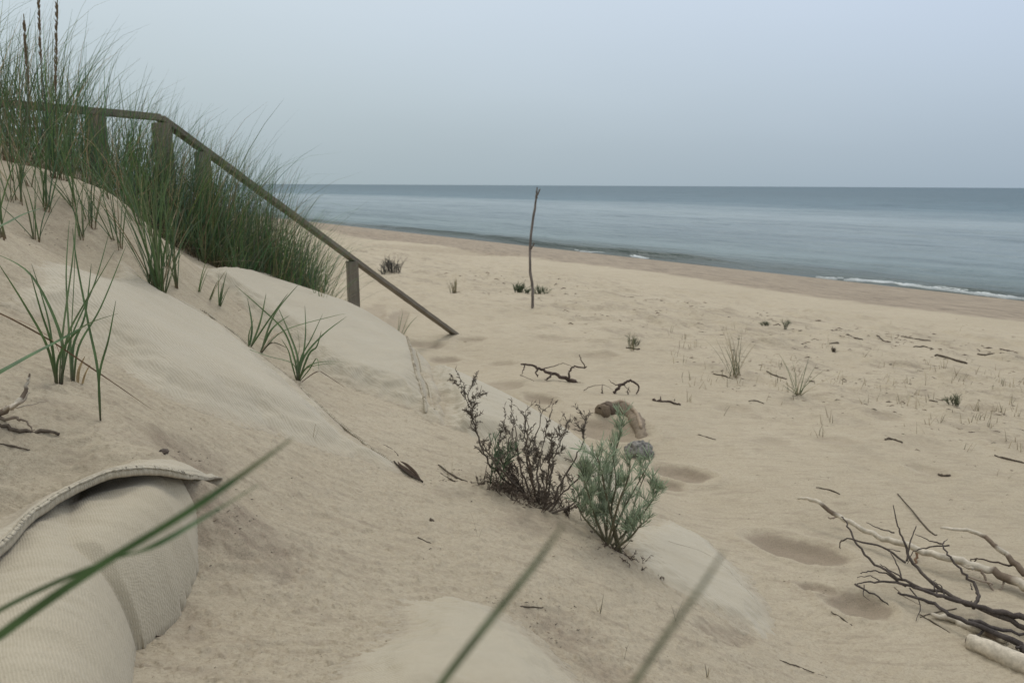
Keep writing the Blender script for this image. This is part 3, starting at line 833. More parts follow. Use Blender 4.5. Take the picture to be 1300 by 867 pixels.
def shoot(px, py, leaves, label, w=.006, group='separate grass tufts on the sand', rootdark=True, name='grass_shoot', stemh=.0):
    """a shoot whose leaves are given as lists of (px, py, depth offset); every leaf is its own part"""
    random.seed(px*3+py)
    h = onto(px, py); D = depth_of(h); root = empty(name, h-np.array([0, 0, .0]), label, 'grass', group)
    for lf in leaves:
        pts = lf[0]; wk = lf[1] if len(lf) > 1 else 1.0; base = lf[2] if len(lf) > 2 else random.choice(GREENS[:3])
        L = []
        for i, (a, b, dz) in enumerate(pts):
            p = P(a, b, D+dz)
            if i == 0:
                q = hit(a, b); p = np.array([q[0], q[1], ground(q[0], q[1])-.01])
            L.append(p)
        L = smooth_path(L, 6); m = len(L)
        W_ = [w*wk*(.55+.45*min(1, i/(m*.25)))*(1-(i/(m-1))**2.5)+.0007 for i in range(m)]
        cols = []
        for i in range(m):
            f = i/(m-1); c = np.array(base)*(1+.15*math.sin(i))
            if rootdark and f < .22: q = f/.22; c = c*q+np.array((.075, .042, .035))*(1-q)
            cols.append(c)
        mb = MB(); mb.blade(L, W_, cols, None if random.random() < .3 else rt+fw*random.uniform(-.5, .5), .3); mb.build('leaf', M_GRASS, root)
    return root
def o3(seq, d0=0, d1=0):
    n_ = len(seq)
    return [(a, b, d0+(d1-d0)*i/max(1, n_-1)) for i, (a, b) in enumerate(seq)]
GR = (.060, .115, .042); GR2 = (.075, .125, .050); BRN = (.20, .11, .06); DRY = (.36, .27, .15)
shoot(75, 487, [(o3([(72,487),(60,440),(30,385),(-5,330)], 0, -.15),), (o3([(74,485),(80,420),(92,330),(100,240)], 0, .1), 1.1), (o3([(76,486),(78,430),(40,350),(-10,320)], 0, .12),),
      (o3([(78,485),(85,430),(110,380),(146,318)], 0, .05), 1.0), (o3([(72,486),(68,450),(60,400),(40,335)], 0, .1), .9), (o3([(76,486),(90,430),(120,360),(140,290)], 0, .1), 1.0),
      (o3([(70,486),(66,440),(52,395),(38,345)], 0, -.1), .8), (o3([(72,486),(75,452),(105,415),(150,398)], 0, -.1), .7), (o3([(78,486),(72,440),(36,412),(-8,398)], 0, .1), .6, BRN)],
      'tall green shoot with long crossing leaves near the left edge', .0062)
shoot(92, 484, [(o3([(91,485),(91,430),(95,340),(98,200)], 0, .12), 1.2), (o3([(92,484),(93,440),(108,400),(116,335)], 0, .05),), (o3([(90,484),(88,430),(84,350),(88,280)], 0, .2), .8),
      (o3([(93,484),(100,440),(128,390),(160,312)], 0, .1), .9)], 'upright reed-like shoot just right of the tall crossing leaves', .0058)
shoot(127, 534, [(o3([(127,534),(124,470),(112,410),(97,330),(92,290)], 0, .08), 1.0), (o3([(127,533),(126,478),(138,430),(147,382)], 0, -.05), .8)],
      'forked two-leaved shoot with a dark stem standing alone in the sand', .0060)
shoot(100, 486, [(o3([(98,486),(100,470),(108,452)], 0, 0), 1.9, DRY), (o3([(103,486),(108,475),(115,462)], 0, 0), 1.2, DRY)], 'short dry yellow leaf scrap at the foot of the reed-like shoot', .006, rootdark=False)
tussock(200, 378, 46, .66, 'bushy green tuft rooted on the top edge of the long sandbag', .03, .0062, (.0, .42), (.1, .8), seg=9)
shoot(202, 376, [(o3([(198,376),(185,360),(170,345)], 0, -.02), .9), (o3([(196,375),(160,372),(137,361)], 0, -.1), .5, (.15, .1, .07))], 'pair of low leaves drooping left from the bushy green tuft', .006)
tussock(224, 368, 8, .42, 'slim upright tuft just right of the bushy green tuft', .01, .0055, (.0, .25), (.1, .5))
for (px, py, n_, L, lab) in [(252,372,3,.20,'small three-leaved sprig in the hollow behind the long sandbag'), (266,380,3,.19,'small sprig leaning right, second in the row behind the long sandbag'),
                             (278,389,5,.18,'low splayed sprig beside the upper seam of the long sandbag')]:
    tussock(px, py, n_, L, lab, .008, .0065, (.2, .6), (.1, .5), az=.3, group='small sprigs in a row behind the long sandbag')
shoot(315, 440, [(o3([(315,441),(320,415),(314,378)], 0, .05), 1.2), (o3([(317,441),(330,410),(338,372)], 0, .08), 1.1), (o3([(316,441),(340,408),(366,372)], 0, -.05), .8), (o3([(316,441),(316,425),(322,405)], 0, 0), .8)],
      'short upright leaf cluster on the seam, left of the curved one', .0085)
shoot(330, 446, [(o3([(329,446),(345,418),(368,400)], 0, .1), 1.1), (o3([(329,446),(360,420),(420,402),(440,398)], 0, .15), .9), (o3([(330,446),(348,400),(380,360)], 0, .1), 1.0),
      (o3([(330,446),(345,435),(365,442)], 0, .05), .7, (.10, .09, .05)), (o3([(328,446),(350,425),(372,424)], 0, .0), .5, (.22, .14, .08))], 'leaf cluster with two long blades reaching right, middle of the seam', .0085)
shoot(377, 484, [(o3([(377,484),(375,460),(360,420),(330,390),(298,362)], 0, .15), .9), (o3([(377,484),(378,455),(368,425),(352,388)], 0, .1),), (o3([(378,484),(385,455),(410,425),(440,402)], 0, .15), 1.1),
      (o3([(378,484),(382,455),(395,430),(410,398)], 0, .1), 1.0), (o3([(377,484),(385,450),(388,420),(387,388)], 0, .1), .8), (o3([(378,484),(390,466),(412,459),(440,460)], 0, 0), .9), (o3([(378,484),(388,468),(415,462),(428,463)], 0, -.1), .7),
      (o3([(377,484),(372,462),(340,452),(290,434),(262,422)], 0, -.15), .7), (o3([(377,484),(376,460),(380,440),(376,410)], 0, .1), .8), (o3([(377,484),(370,460),(366,445),(357,430)], 0, 0), .8), (o3([(378,484),(392,450),(402,440),(408,420)], 0, 0), .9),
      (o3([(379,484),(402,472),(414,476),(438,492)], 0, -.05), .4, (.14, .10, .07)), (o3([(378,484),(392,470),(402,455),(405,470)], 0, -.1), .5)],
      'star-shaped spray of green leaves sprouting beside the seam of the long sandbag', .0085)
shoot(503, 431, [(o3([(503,431),(508,412),(512,393)], 0, .1), .9), (o3([(506,431),(520,412),(532,400)], 0, 0), 1.0), (o3([(504,431),(512,418),(520,396)], 0, .2), .6), (o3([(503,431),(506,412),(507,400)], 0, .0), .6)], 'thin sprig between the low handrail post and the end of the sloping rail', .008)
tussock(408, 392, 10, .26, 'thin grey-green wisps just left of the low handrail post', .05, .0045, (.1, .6), (.1, .6), dry=.4)
tussock(65, 268, 12, .40, 'sparse tuft on the bare sand below the crown, nearest the left edge', .04, .005, (.0, .4), (.1, .7))
tussock(120, 290, 12, .34, 'sparse tuft on the bare sand between the crown grass and the bushy tuft', .05, .005, (.0, .4), (.1, .7), seed=3)
tussock(8, 300, 16, .46, 'dark tuft cut off by the left edge of the picture', .05, .0055, (.0, .5), (.1, .8))
tussock(240, 320, 20, .46, 'loose green tuft at the foot of the grassy bank', .08, .0055, (.0, .5), (.2, .8))
tussock(160, 268, 20, .42, 'tuft directly below the corner post of the handrail', .08, .005, (.0, .45), (.1, .8))
tussock(385, 375, 60, .42, 'wiry grey-green tuft spreading from the right end of the grassy bank', .10, .0040, (.1, .8), (.3, 1.1), dry=.18, az=.1)
tussock(345, 364, 60, .46, 'dense low tuft hanging over the sandbag at the foot of the grassy bank', .12, .0045, (.1, .7), (.3, 1.0), dry=.12, az=.2)
for i_, (px, py, n_, L, lab) in enumerate([
    (28,238,12,.42,'spindly tuft on the sand bank right beside the left edge, second below the crown'), (95,262,10,.38,'spindly tuft left of centre on the bare sand below the level rail'),
    (148,312,12,.42,'open tuft between the bushy tuft and the bare scoured sand'), (190,300,14,.44,'upright tuft growing just above the bushy tuft'),
    (215,345,8,.34,'small tuft behind the slim upright one'), (130,240,14,.40,'tuft on the sand crest under the level rail'),
    (175,235,14,.40,'tuft on the sand crest left of the corner post foot'), (60,225,14,.42,'tuft on the sand crest below the seed stalks'),
    (262,335,14,.38,'tuft at the lower left corner of the grassy bank'), (300,352,16,.34,'short tuft in front of the grassy bank, above the pale sandbag'),
    (20,262,14,.44,'leaning tuft at the far left below the crown grass, above the cut-off tuft'), (45,300,8,.34,'thin spray of blades on the scoured sand at the left'),
    (82,232,14,.42,'tuft on the sand crest right of the seed stalks'), (105,305,7,.30,'few-bladed tuft on the scoured sand above the long sandbag')]):
    tussock(px, py, n_, L, lab, .04, .0048, (.0, .55), (.1, 1.0), dry=.12, seed=i_)
# beach tufts
tussock(935, 482, 34, .46, 'feathery dry-tipped tuft on the open beach, left of the other beach tuft', .04, .0040, (.05, .75), (.0, .7), dry=.35, group='tufts growing on the open beach', base=(.10, .12, .065))
tussock(1014, 504, 20, .38, 'tuft with one long blade leaning right on the open beach', .02, .0060, (.1, 1.05), (.1, .7), dry=.15, group='tufts growing on the open beach', base=(.095, .125, .06))
tussock(577, 372, 26, .26, 'small grey-green tuft on the beach beyond the end of the handrail', .13, .009, (.0, .5), (.0, .4), dry=.3, group='tufts growing on the open beach', base=(.12, .13, .08), parts=False)
tussock(804, 447, 12, .22, 'faint wispy seedling on the beach right of the upright stick', .07, .005, (.0, .5), (.0, .4), dry=.5, group='tufts growing on the open beach', base=(.14, .15, .08), parts=False)

# seed stalks standing up in the crown grass
for (a, b, c_, lab) in [((58,200),(52,80),(48,-60), 'dark grass seed stalk rising out of the frame, left of the tallest pale one'), ((70,205),(71,120),(73,-12), 'slender banded seed stalk beside the dark one at the top of the dune'), ((38,200),(36,110),(30,18), 'short brown seed stalk, leftmost of the three')]:
    D = 3.35; base_ = P(a[0], a[1], D); L = smooth_path([base_-np.array([0, 0, .05]), P(b[0], b[1], D), P(c_[0], c_[1], D)], 10)
    r0 = empty('seed_stalk', L[0], lab, 'grass stalk', 'seed stalks on the dune crown')
    mb = MB(); mb.tube(L, .0022, 5, (.12, .11, .065)); mb.build('stem', M_TWIG, r0)
    hd = L[len(L)*5//10:-2]; mb = MB(); mm = len(hd)
    random.seed(a[0])
    for i, p in enumerate(hd[:-1]):
        for k in range(14):
            f = random.random(); q = p+(hd[i+1]-p)*f; aa = random.random()*6.28
            e = q+np.array([math.cos(aa)*.007, math.sin(aa)*.007, .022]); mb.tube([q, (q+e)/2, e], [.0012, .0028, .0006], 4, (.17, .13, .085))
    mb.build('seed_head', M_TWIG, r0)

# long blades hanging close in front of the viewer, rooted off to the side on the dune
def near_blade(pts, w, label, col=GR):
    L = smooth_path([P(a, b, d) for a, b, d in pts], 10); m = len(L)
    g0 = L[0].copy(); g0[2] = ROOTZ(L[0][0], L[0][1])-.01
    mb = MB(); W_ = [w*(.8+.2*min(1, i/(m*.3)))*(1-(i/(m-1))**3)+.0005 for i in range(m)]
    mb.blade(L, W_, [np.array(col)*(1+.15*math.sin(i*.7)) if i < m*.86 else np.array(col)*.6+np.array((.16,.13,.07))*.5 for i in range(m)], rt+fw*.3, .25)
    o = mb.build('grass_shoot', M_GRASS, None, L[0]); tag(o, label, 'grass', 'long grass blades close to the camera'); return o
near_blade([(-330,1120,.45),(-120,900,.34),(0,806,.30),(120,722,.28),(250,642,.27),(372,556,.28)], .0050, 'broad blurred green blade crossing the lower left corner, the longer of the two')
near_blade([(-330,990,.45),(-120,850,.36),(0,774,.32),(120,718,.31),(190,695,.30),(262,655,.31),(330,614,.33)], .0028, 'thin blurred blade just above the broad one in the lower left corner')
near_blade([(420,1100,.32),(500,955,.26),(560,868,.22),(620,790,.205),(680,715,.20),(716,664,.20)], .0029, 'blurred blade rising from the bottom edge towards the green shrub', (.10, .13, .07))
near_blade([(700,1080,.30),(760,940,.23),(805,868,.19),(850,800,.18),(890,745,.175),(920,698,.175)], .0022, 'fainter blurred blade from the bottom edge over the flat thin sandbag', (.16, .17, .11))
near_blade([(-60,505,1.25),(0,472,1.30),(40,450,1.38),(75,432,1.45),(118,408,1.5)], .011, 'thick green blade entering at the left edge below the tall shoot', GR)
near_blade([(-40,385,1.5),(0,398,1.55),(60,430,1.62),(110,463,1.68),(150,490,1.68),(193,520,1.66)], .0042, 'thin reddish-brown blade bent down to touch the sand right of the forked shoot', (.13, .085, .05))
near_blade([(-40,300,1.5),(0,287,1.6),(30,272,1.7),(60,262,1.8)], .008, 'pale green blade end at the left edge below the crown grass', GR2)

# ------------------------------------------------------------------ upright stick and branches
def drift_branch(name, root_pts, radii, label, cat, subs=(), col=(.16, .14, .12), mat=None, group=None, rough=.12, ground_snap=False, n=8, part='twig'):
    """a main limb traced as 3D points, with side twigs as parts"""
    L = smooth_path(root_pts, 6); R = smooth_path([np.array([r]) for r in radii], 6); R = [max(.0006, float(r[0])) for r in R]
    mb = MB(); cc = []
    for i, q in enumerate(L):
        k = float(vnoise(i*.22+root_pts[0][0]*31, 2.5, 8)); c_ = np.array(col)*(1+.2*math.sin(i*1.3))
        if mat is M_DRIFT and radii[0] < .03 and name != 'upright_stick': c_ = np.array((.46, .41, .33)) if k > .48 else np.array((.15, .115, .085))
        cc.append(c_)
    jk = .10 if name == 'upright_stick' else .35
    L = [q+(rs.randn(3)*R[i]*jk if 0 < i < len(L)-1 else 0) for i, q in enumerate(L)]
    mb.tube(L, R, n, cols=cc, rough=rough)
    if subs:
        r = empty(name, L[0], label, cat, group); mb.build('limb', mat or M_TWIG, r)
        for sp, sr, sc in subs:
            l2 = smooth_path(sp, 5); l2 = [q+(rs.randn(3)*max(sr)*.45 if 0 < i < len(l2)-1 else 0) for i, q in enumerate(l2)]; r2 = [max(.0006, float(q[0])) for q in smooth_path([np.array([q]) for q in sr], 5)]
            m2 = MB(); m2.tube(l2, r2, 6, sc or col, rough=rough); m2.build(part, mat or M_TWIG, r)
        return r
    o = mb.build(name, mat or M_TWIG, None, L[0]); tag(o, label, cat, group); return o
def gp(px, py, up_=.004): return onto(px, py, up_)

h = onto(676, 394); D = depth_of(h)
SD = lambda a, b, o_=0: P(a, b, D+o_)
drift_branch('upright_stick', [h-np.array([0, 0, .15]), SD(676,392), SD(676,365), SD(673,340), SD(674,300,.05), SD(679,265,.06), SD(681,248,.05), SD(682,238,.05)], [.019,.019,.018,.017,.0165,.014,.012,.008],
             'tall grey bare stick planted upright in the beach, forked at its top', 'stick',
             subs=[([SD(680.5,252,.05), SD(683,245,.03), SD(686,240,.0)], [.012,.010,.006], None), ([SD(673.5,316,.03), SD(676,313,.0), SD(678,308,-.04)], [.012,.010,.006], None)], col=(.135,.115,.10), mat=M_DRIFT, part='fork')

DK = (.075, .055, .045)
def traced(name, pts, r0, r1, label, cat, subs, col=DK, mat=None, group=None, base=None, part='twig'):
    """pts: (px, py, height above sand m, or None for depth of the base)"""
    h0 = onto(*(base or pts[0][:2])); D0 = depth_of(h0)
    def cv(q):
        if len(q) == 2: return gp(q[0], q[1], r0*.4)
        return P(q[0], q[1], D0+q[2])
    L = [cv(q) for q in pts]; k = len(L)
    rad = [r0+(r1-r0)*i/(k-1) for i in range(k)]
    S_ = []
    for sp in subs:
        a = [cv(q) for q in sp[0]]; kk = len(a); ra = sp[1]; S_.append((a, [ra*(1-.7*i/(kk-1)) for i in range(kk)], sp[2] if len(sp) > 2 else None))
    return drift_branch(name, L, rad, label, cat, S_, col, mat, group, part=part)
# branch lying on the beach behind the brown shrub
traced('fallen_branch', [(731,485),(712,478,.03),(690,470,.05),(676,464,.05),(661,462,.05)], .016, .006, 'dark fallen branch with a hooked upright twig, farther of the two behind the shrubs', 'branch',
       [([(723,482,.0),(723,472,.0),(730,465,.0),(743,467,.0),(738,458,.0),(736,450,.0)], .010), ([(702,474,.03),(696,480,-.02),(692,483,-.03)], .009), ([(684,467,.05),(681,474,.02),(683,478,.0)], .010),
        ([(667,463,.05),(664,470,.02),(662,476,.0)], .006), ([(690,468,.1),(706,464,.2),(716,461,.2),(728,466,.1)], .004), ([(660,476,.0),(672,481,-.02),(690,489,-.05)], .003), ([(731,485,.0),(740,487,.0),(745,488,0)],.008),([(700,478,0),(694,484,0),(712,484,0)],.003)])
traced('fallen_branch', [(779,499),(787,491,.0),(796,484,.02),(805,485,.04),(811,492,.04),(808,500,.02)], .013, .005, 'dark bent branch arching over the sand beside the buried log', 'branch',
       [([(796,484,.02),(782,489,.0),(773,482,.0)], .006), ([(797,506,0),(797,498,.0),(798,491,.0)], .007), ([(765,500,0),(764,494,.0),(765,488,.0)], .006), ([(741,496,.0),(752,490,.0),(768,489,.0),(778,495,.0)], .004, (.2,.17,.13)), ([(792,489,0),(800,497,0),(794,498,0)],.003)])
traced('twig', [(829,507),(840,509),(850,510),(864,514)], .010, .006, 'short crooked twig with two stubs right of the bent branch', 'twig', [([(838,508,0),(838,503,0)], .007), ([(855,511,0),(857,506,0)], .006)])
# half-buried log and the grey lump at its end
def build_log():
    pts = [onto(768,528,.01), onto(785,524,.02), onto(803,532,.012), onto(813,545,-.014), onto(817,555,-.045), onto(819,564,-.08)]
    L = smooth_path(pts, 8); m = len(L); mb = MB()
    random.seed(3); R = [.058*(1-.42*(i/(m-1)))*(1+.10*math.sin(i*.7)+.05*math.sin(i*2.3)) for i in range(m)]
    LC = [np.array((.085,.062,.045))*(1-min(1, i/(m*.55)))+np.array((.20,.16,.115))*min(1, i/(m*.45)) for i in range(m)]
    r = empty('buried_log', pts[0], 'brown hollow-ended log curving out of the sand behind the green shrub', 'log')
    mb.tube(L, R, 18, cols=LC, rough=.10); mb.build('trunk', M_DRIFT, r)
    # splintered hollow mouth: a ring and a dark plug coloured as the shade inside
    d = L[0]-L[1]; d /= np.linalg.norm(d)
    mb = MB(); mb.tube([L[0]-d*.01, L[0]+d*.035, L[0]+d*.05, L[0]+d*.02], [.058, .060, .046, .036], 18, (.15, .115, .08), cap=False, rough=.1); mb.build('broken_rim', M_DRIFT, r)
    mb = MB(); mb.tube([L[0]+d*.022, L[0]+d*.012], [.038, .026], 12, (.03, .022, .016)); mb.build('hollow', M_DRIFT, r)
    mb = MB(); up_ = np.array([0, 0, 1.])
    mb.tube(smooth_path([L[2]+up_*.045, L[10]+up_*.052, L[18]+up_*.05, L[26]+up_*.04], 5), [.014]*15+[.007], 8, (.28, .22, .16), rough=.25); mb.build('bark_ridge', M_DRIFT, r)
build_log()
def stone(name, px, py, r, label, col, seed, sq=(1.2, 1, .75), lumps=.22, freq=3.2, lift=.3):
    import bmesh
    bm = bmesh.new(); bmesh.ops.create_icosphere(bm, subdivisions=5, radius=1)
    from mathutils import noise as mn
    for v in bm.verts:
        c = v.co.normalized()
        k = 1+lumps*mn.fractal(c*freq*.5+Vector((seed, 3, 1)), .8, 2, 3)-.10*max(0, mn.noise(c*freq+Vector((seed, 0, 7)))*1.6)
        v.co = Vector((c.x*sq[0], c.y*sq[1], c.z*sq[2]))*k*r
    me = bpy.data.meshes.new(name); bm.to_mesh(me); bm.free()
    m, nt, b = newmat('mottled_'+name); g = N(nt); p = g.obj()
    nz = g.noise(p, 26, 5, .7); c = g.ramp(nz, [(.38, tuple(q*.22 for q in col)), (.5, tuple(q*.75 for q in col)), (.66, col)])
    g.l(c, b.inputs['Base Color']); b.inputs['Roughness'].default_value = .9; g.l(g.bump(nz, .9, .02), b.inputs['Normal'])
    me.materials.append(m)
    for q in me.polygons: q.use_smooth = True
    o = bpy.data.objects.new(name, me); COL.objects.link(o); hh = onto(px, py); o.location = (hh[0], hh[1], hh[2]+r*sq[2]*lift)
    o.rotation_euler = (0, .1, .6); tag(o, label, 'stone'); return o
stone('stone', 812, 575, .078, 'lumpy grey and white mottled stone at the near end of the buried log', (.25, .235, .21), 4)

# ------------------------------------------------------------------ driftwood heap at the right
PALE = (.42, .37, .30)
h = onto(1090, 690)
def DD(px, py, base, up_=0):      # a point above the sand under another pixel
    g_ = onto(*base); return P(px, py, depth_of(g_)+up_)
def heap(name, pts, radii, label, subs, col, mat, cat='branch'):
    L = [DD(a, b, (c, d)) for a, b, c, d in pts]
    S_ = []
    for sp, r, *c in subs:
        q = [DD(*s_[:2], s_[2:]) for s_ in sp]; S_.append((q, [.68*r*(1-.6*i/(len(q)-1)) for i in range(len(q))], c[0] if c else None))
    return drift_branch(name, L, radii, label, cat, S_, col, mat, 'driftwood heap on the beach')
heap('pale_branch', [(1012,632,1012,655),(1032,634,1030,662),(1060,652,1060,672),(1100,673,1100,690),(1145,690,1145,708),(1200,708,1200,728),(1260,726,1260,742),(1320,752,1320,766)], [.004,.0085,.010,.011,.0125,.014,.016,.018],
     'long half-bleached branch with peeling bark reaching farthest left in the driftwood heap',
     [([(1066,654,1066,665),(1056,658,1056,664),(1051,656,1051,664)], .008), ([(1165,700,1165,708),(1163,712,1163,712),(1160,722,1162,716)], .009, (.22,.14,.09)), ([(1245,722,1245,742),(1255,740,1252,745),(1262,752,1262,752)], .009),
      ([(1235,722,1235,740),(1215,714,1215,730),(1180,700,1180,718)], .010, PALE), ([(1275,732,1275,745),(1272,745,1272,750),(1268,748,1270,750)], .006), ([(1260,742,1262,750),(1225,730,1225,745),(1222,728,1222,744)], .007)],
     (.25, .20, .155), M_DRIFT)
heap('pale_branch', [(1194,670,1194,715),(1235,674,1235,722),(1262,690,1262,734),(1285,712,1285,744),(1312,738,1312,758)], [.005,.0075,.009,.011,.014],
     'smooth bleached branch arching up at the right edge of the driftwood heap',
     [([(1290,718,1290,744),(1262,713,1262,735),(1240,709,1240,730),(1231,712,1231,728)], .007, DK), ([(1240,709,1240,730),(1236,714,1236,728),(1233,716,1233,726)], .004, DK)], PALE, M_DRIFT)
heap('dark_branch', [(1320,806,1320,815),(1260,778,1260,795),(1200,752,1200,775),(1160,715,1160,750),(1148,688,1150,740),(1140,668,1145,735),(1134,641,1140,730)], [.0105,.009,.0072,.0058,.0043,.003,.0018],
     'dark branch of the driftwood heap with a tall upright twig',
     [([(1200,752,1200,775),(1150,738,1150,765),(1110,715,1110,750),(1085,686,1085,735),(1075,664,1075,725),(1068,656,1068,720)], .009), ([(1150,714,1150,750),(1120,695,1120,745),(1080,684,1080,740),(1067,688,1067,735),(1067,696,1067,732)], .007),
      ([(1135,676,1142,728),(1115,670,1120,715),(1100,663,1100,705)], .005), ([(1151,712,1155,750),(1155,690,1155,745),(1163,667,1160,740)], .006),([(1143,700,1150,745),(1128,697,1130,740),(1128,700,1128,735)],.003),
      ([(1146,736,1146,765),(1138,715,1140,755),(1127,696,1130,745)], .005), ([(1143,732,1145,765),(1128,722,1130,755),(1117,716,1120,750)], .005)],
     (.085, .07, .06), M_TWIG)
heap('dark_branch', [(1320,790,1320,812),(1270,776,1270,798),(1215,762,1215,785),(1180,752,1180,775),(1150,742,1150,765),(1110,738,1110,758),(1088,741,1088,755)], [.0115,.0095,.0078,.0062,.0048,.0035,.002],
     'dark many-twigged branch lying lowest in the driftwood heap',
     [([(1236,772,1236,790),(1242,756,1242,780),(1235,738,1235,770),(1215,718,1215,760),(1203,704,1203,755),(1195,690,1195,745)], .010),
      ([(1195,690,1200,745),(1180,686,1182,735),(1162,678,1162,728)], .005), ([(1205,692,1205,745),(1180,694,1180,735),(1160,700,1160,728),(1152,715,1152,725)], .005), ([(1196,690,1196,745),(1203,684,1203,740)], .004),
      ([(1150,744,1150,765),(1125,728,1125,755),(1105,725,1105,750),(1092,727,1092,748)], .006), ([(1118,738,1118,757),(1105,731,1105,752),(1088,733,1088,750)], .004), ([(1190,755,1190,778),(1185,740,1185,770),(1188,736,1188,765)], .004),
      ([(1200,760,1200,780),(1195,744,1195,772),(1184,738,1186,768)], .004), ([(1234,748,1236,775),(1232,740,1232,770)], .004), ([(1155,746,1155,765),(1168,765,1168,775),(1163,788,1165,792)], .004), ([(1085,741,1085,755),(1110,755,1110,762),(1130,768,1130,770),(1137,775,1137,776)], .006),
      ([(1097,742,1097,756),(1096,755,1097,762),(1104,762,1104,765)],.003),([(1135,745,1135,760),(1150,758,1150,768),(1170,768,1170,775)],.003,(.2,.16,.12))],
     (.075, .062, .055), M_TWIG)
heap('dark_branch', [(1310,830,1310,835),(1270,806,1270,820),(1220,785,1220,805),(1180,765,1180,785),(1140,752,1140,768)], [.011,.0095,.0075,.006,.0035],
     'dark straight branch crossing in front of the many-twigged one',
     [([(1300,822,1300,830),(1290,822,1290,832),(1310,818,1310,828)], .008), ([(1250,797,1250,812),(1240,807,1242,815),(1250,800,1252,812)], .006), ([(1230,788,1230,805),(1275,799,1275,815),(1320,808,1320,820)], .013)],
     (.065, .055, .05), M_TWIG)
heap('broken_stick', [(1182,780,1182,786),(1210,787,1210,793),(1240,800,1240,806),(1275,812,1275,818)], [.006,.012,.014,.014], 'short thick stick with a reddish broken tip under the dark branches', [], (.12, .08, .06), M_DRIFT, 'stick')
def build_pale_log():
    a = onto(1228, 822, .014); b = onto(1330, 864, .016)
    d = b-a; L = [a+d*f for f in np.linspace(0, 1, 16)]; mb = MB()
    random.seed(5)
    L = [p+np.array([0, 0, .003*math.sin(i*.5)]) for i, p in enumerate(L)]
    mb.tube(L, [.027+.0012*math.sin(i*1.7)+.0008*i for i in range(16)], 16, (.47, .415, .33), rough=.05)
    r = empty('driftwood_log', a, 'thick bleached log end at the bottom right corner', 'log'); mb.build('trunk', M_DRIFT, r)
    m2 = MB(); u = d/np.linalg.norm(d); m2.tube([a-u*.006, a-u*.001+np.array([0, 0, .001])], [.010, .018], 12, (.09, .07, .055)); m2.build('knot', M_DRIFT, r)
    m3 = MB()
    for k in range(4):
        s0 = random.uniform(.15, .6); q = [a+d*(s0+.05*i)+np.array([0, -.027, .006*k-.004]) for i in range(5)]
        m3.tube(q, [.001, .0022, .0025, .002, .0008], 5, (.10, .08, .06))
    m3.build('crack', M_DRIFT, r)
build_pale_log()

# ------------------------------------------------------------------ the two shrubs
def grow(mb, lf, p, d, L, r, depth, col, lcol, leafy, spread=.5, dead=True):
    """recursive twig; d is a unit direction"""
    n_ = 5; pts = [p]; q = p.copy(); dd = d.copy()
    for i in range(n_):
        dd = dd+rs.randn(3)*.13+np.array([0, 0, .06]); dd /= np.linalg.norm(dd)
        q = q+dd*L/n_; pts.append(q.copy())
    mb.tube(pts, [r*(1-.55*i/n_) for i in range(n_+1)], 5, np.array(col)*random.uniform(.7, 1.3), rough=.15)
    for i in range(1, n_+1):
        if lf is not None and random.random() < leafy:
            for _ in range(random.randint(1, 3)):
                a = rs.randn(3); a /= np.linalg.norm(a); a = a*.55+dd*.7+np.array([0, 0, .25 if not dead else 0]); a /= np.linalg.norm(a)
                leaf(lf, pts[i]+(pts[i-1]-pts[i])*random.random(), a, lcol, dead)
    if depth > 0:
        for k in range(random.randint(2, 4)):
            j = random.randint(1, n_); a = rs.randn(3); a -= dd*np.dot(a, dd); a /= np.linalg.norm(a)
            nd = dd+a*spread; nd[2] = abs(nd[2])*.8+.15; nd /= np.linalg.norm(nd)
            grow(mb, lf, pts[j], nd, L*random.uniform(.45, .7), r*.6, depth-1, col, lcol, leafy, spread, dead)
def leaf(mb, p, d, col, dead):
    L = random.uniform(.006, .014) if dead else random.uniform(.020, .046)
    c = np.array(col)*random.uniform(.65, 1.35)
    if dead:
        q = [p, p+d*L*.5+rs.randn(3)*.002, p+d*L+rs.randn(3)*.004]; mb.tube(q, [.0006, .0014, .0006], 4, c)
    else:
        s_ = np.cross(d, rs.randn(3)); s_ /= np.linalg.norm(s_)+1e-9
        q = [p, p+d*L*.4, p+d*L*.8, p+d*L+np.array([0, 0, .001])]
        mb.blade(q, [.0012, .0026, .0022, .0006], [c]*4, s_, .2)
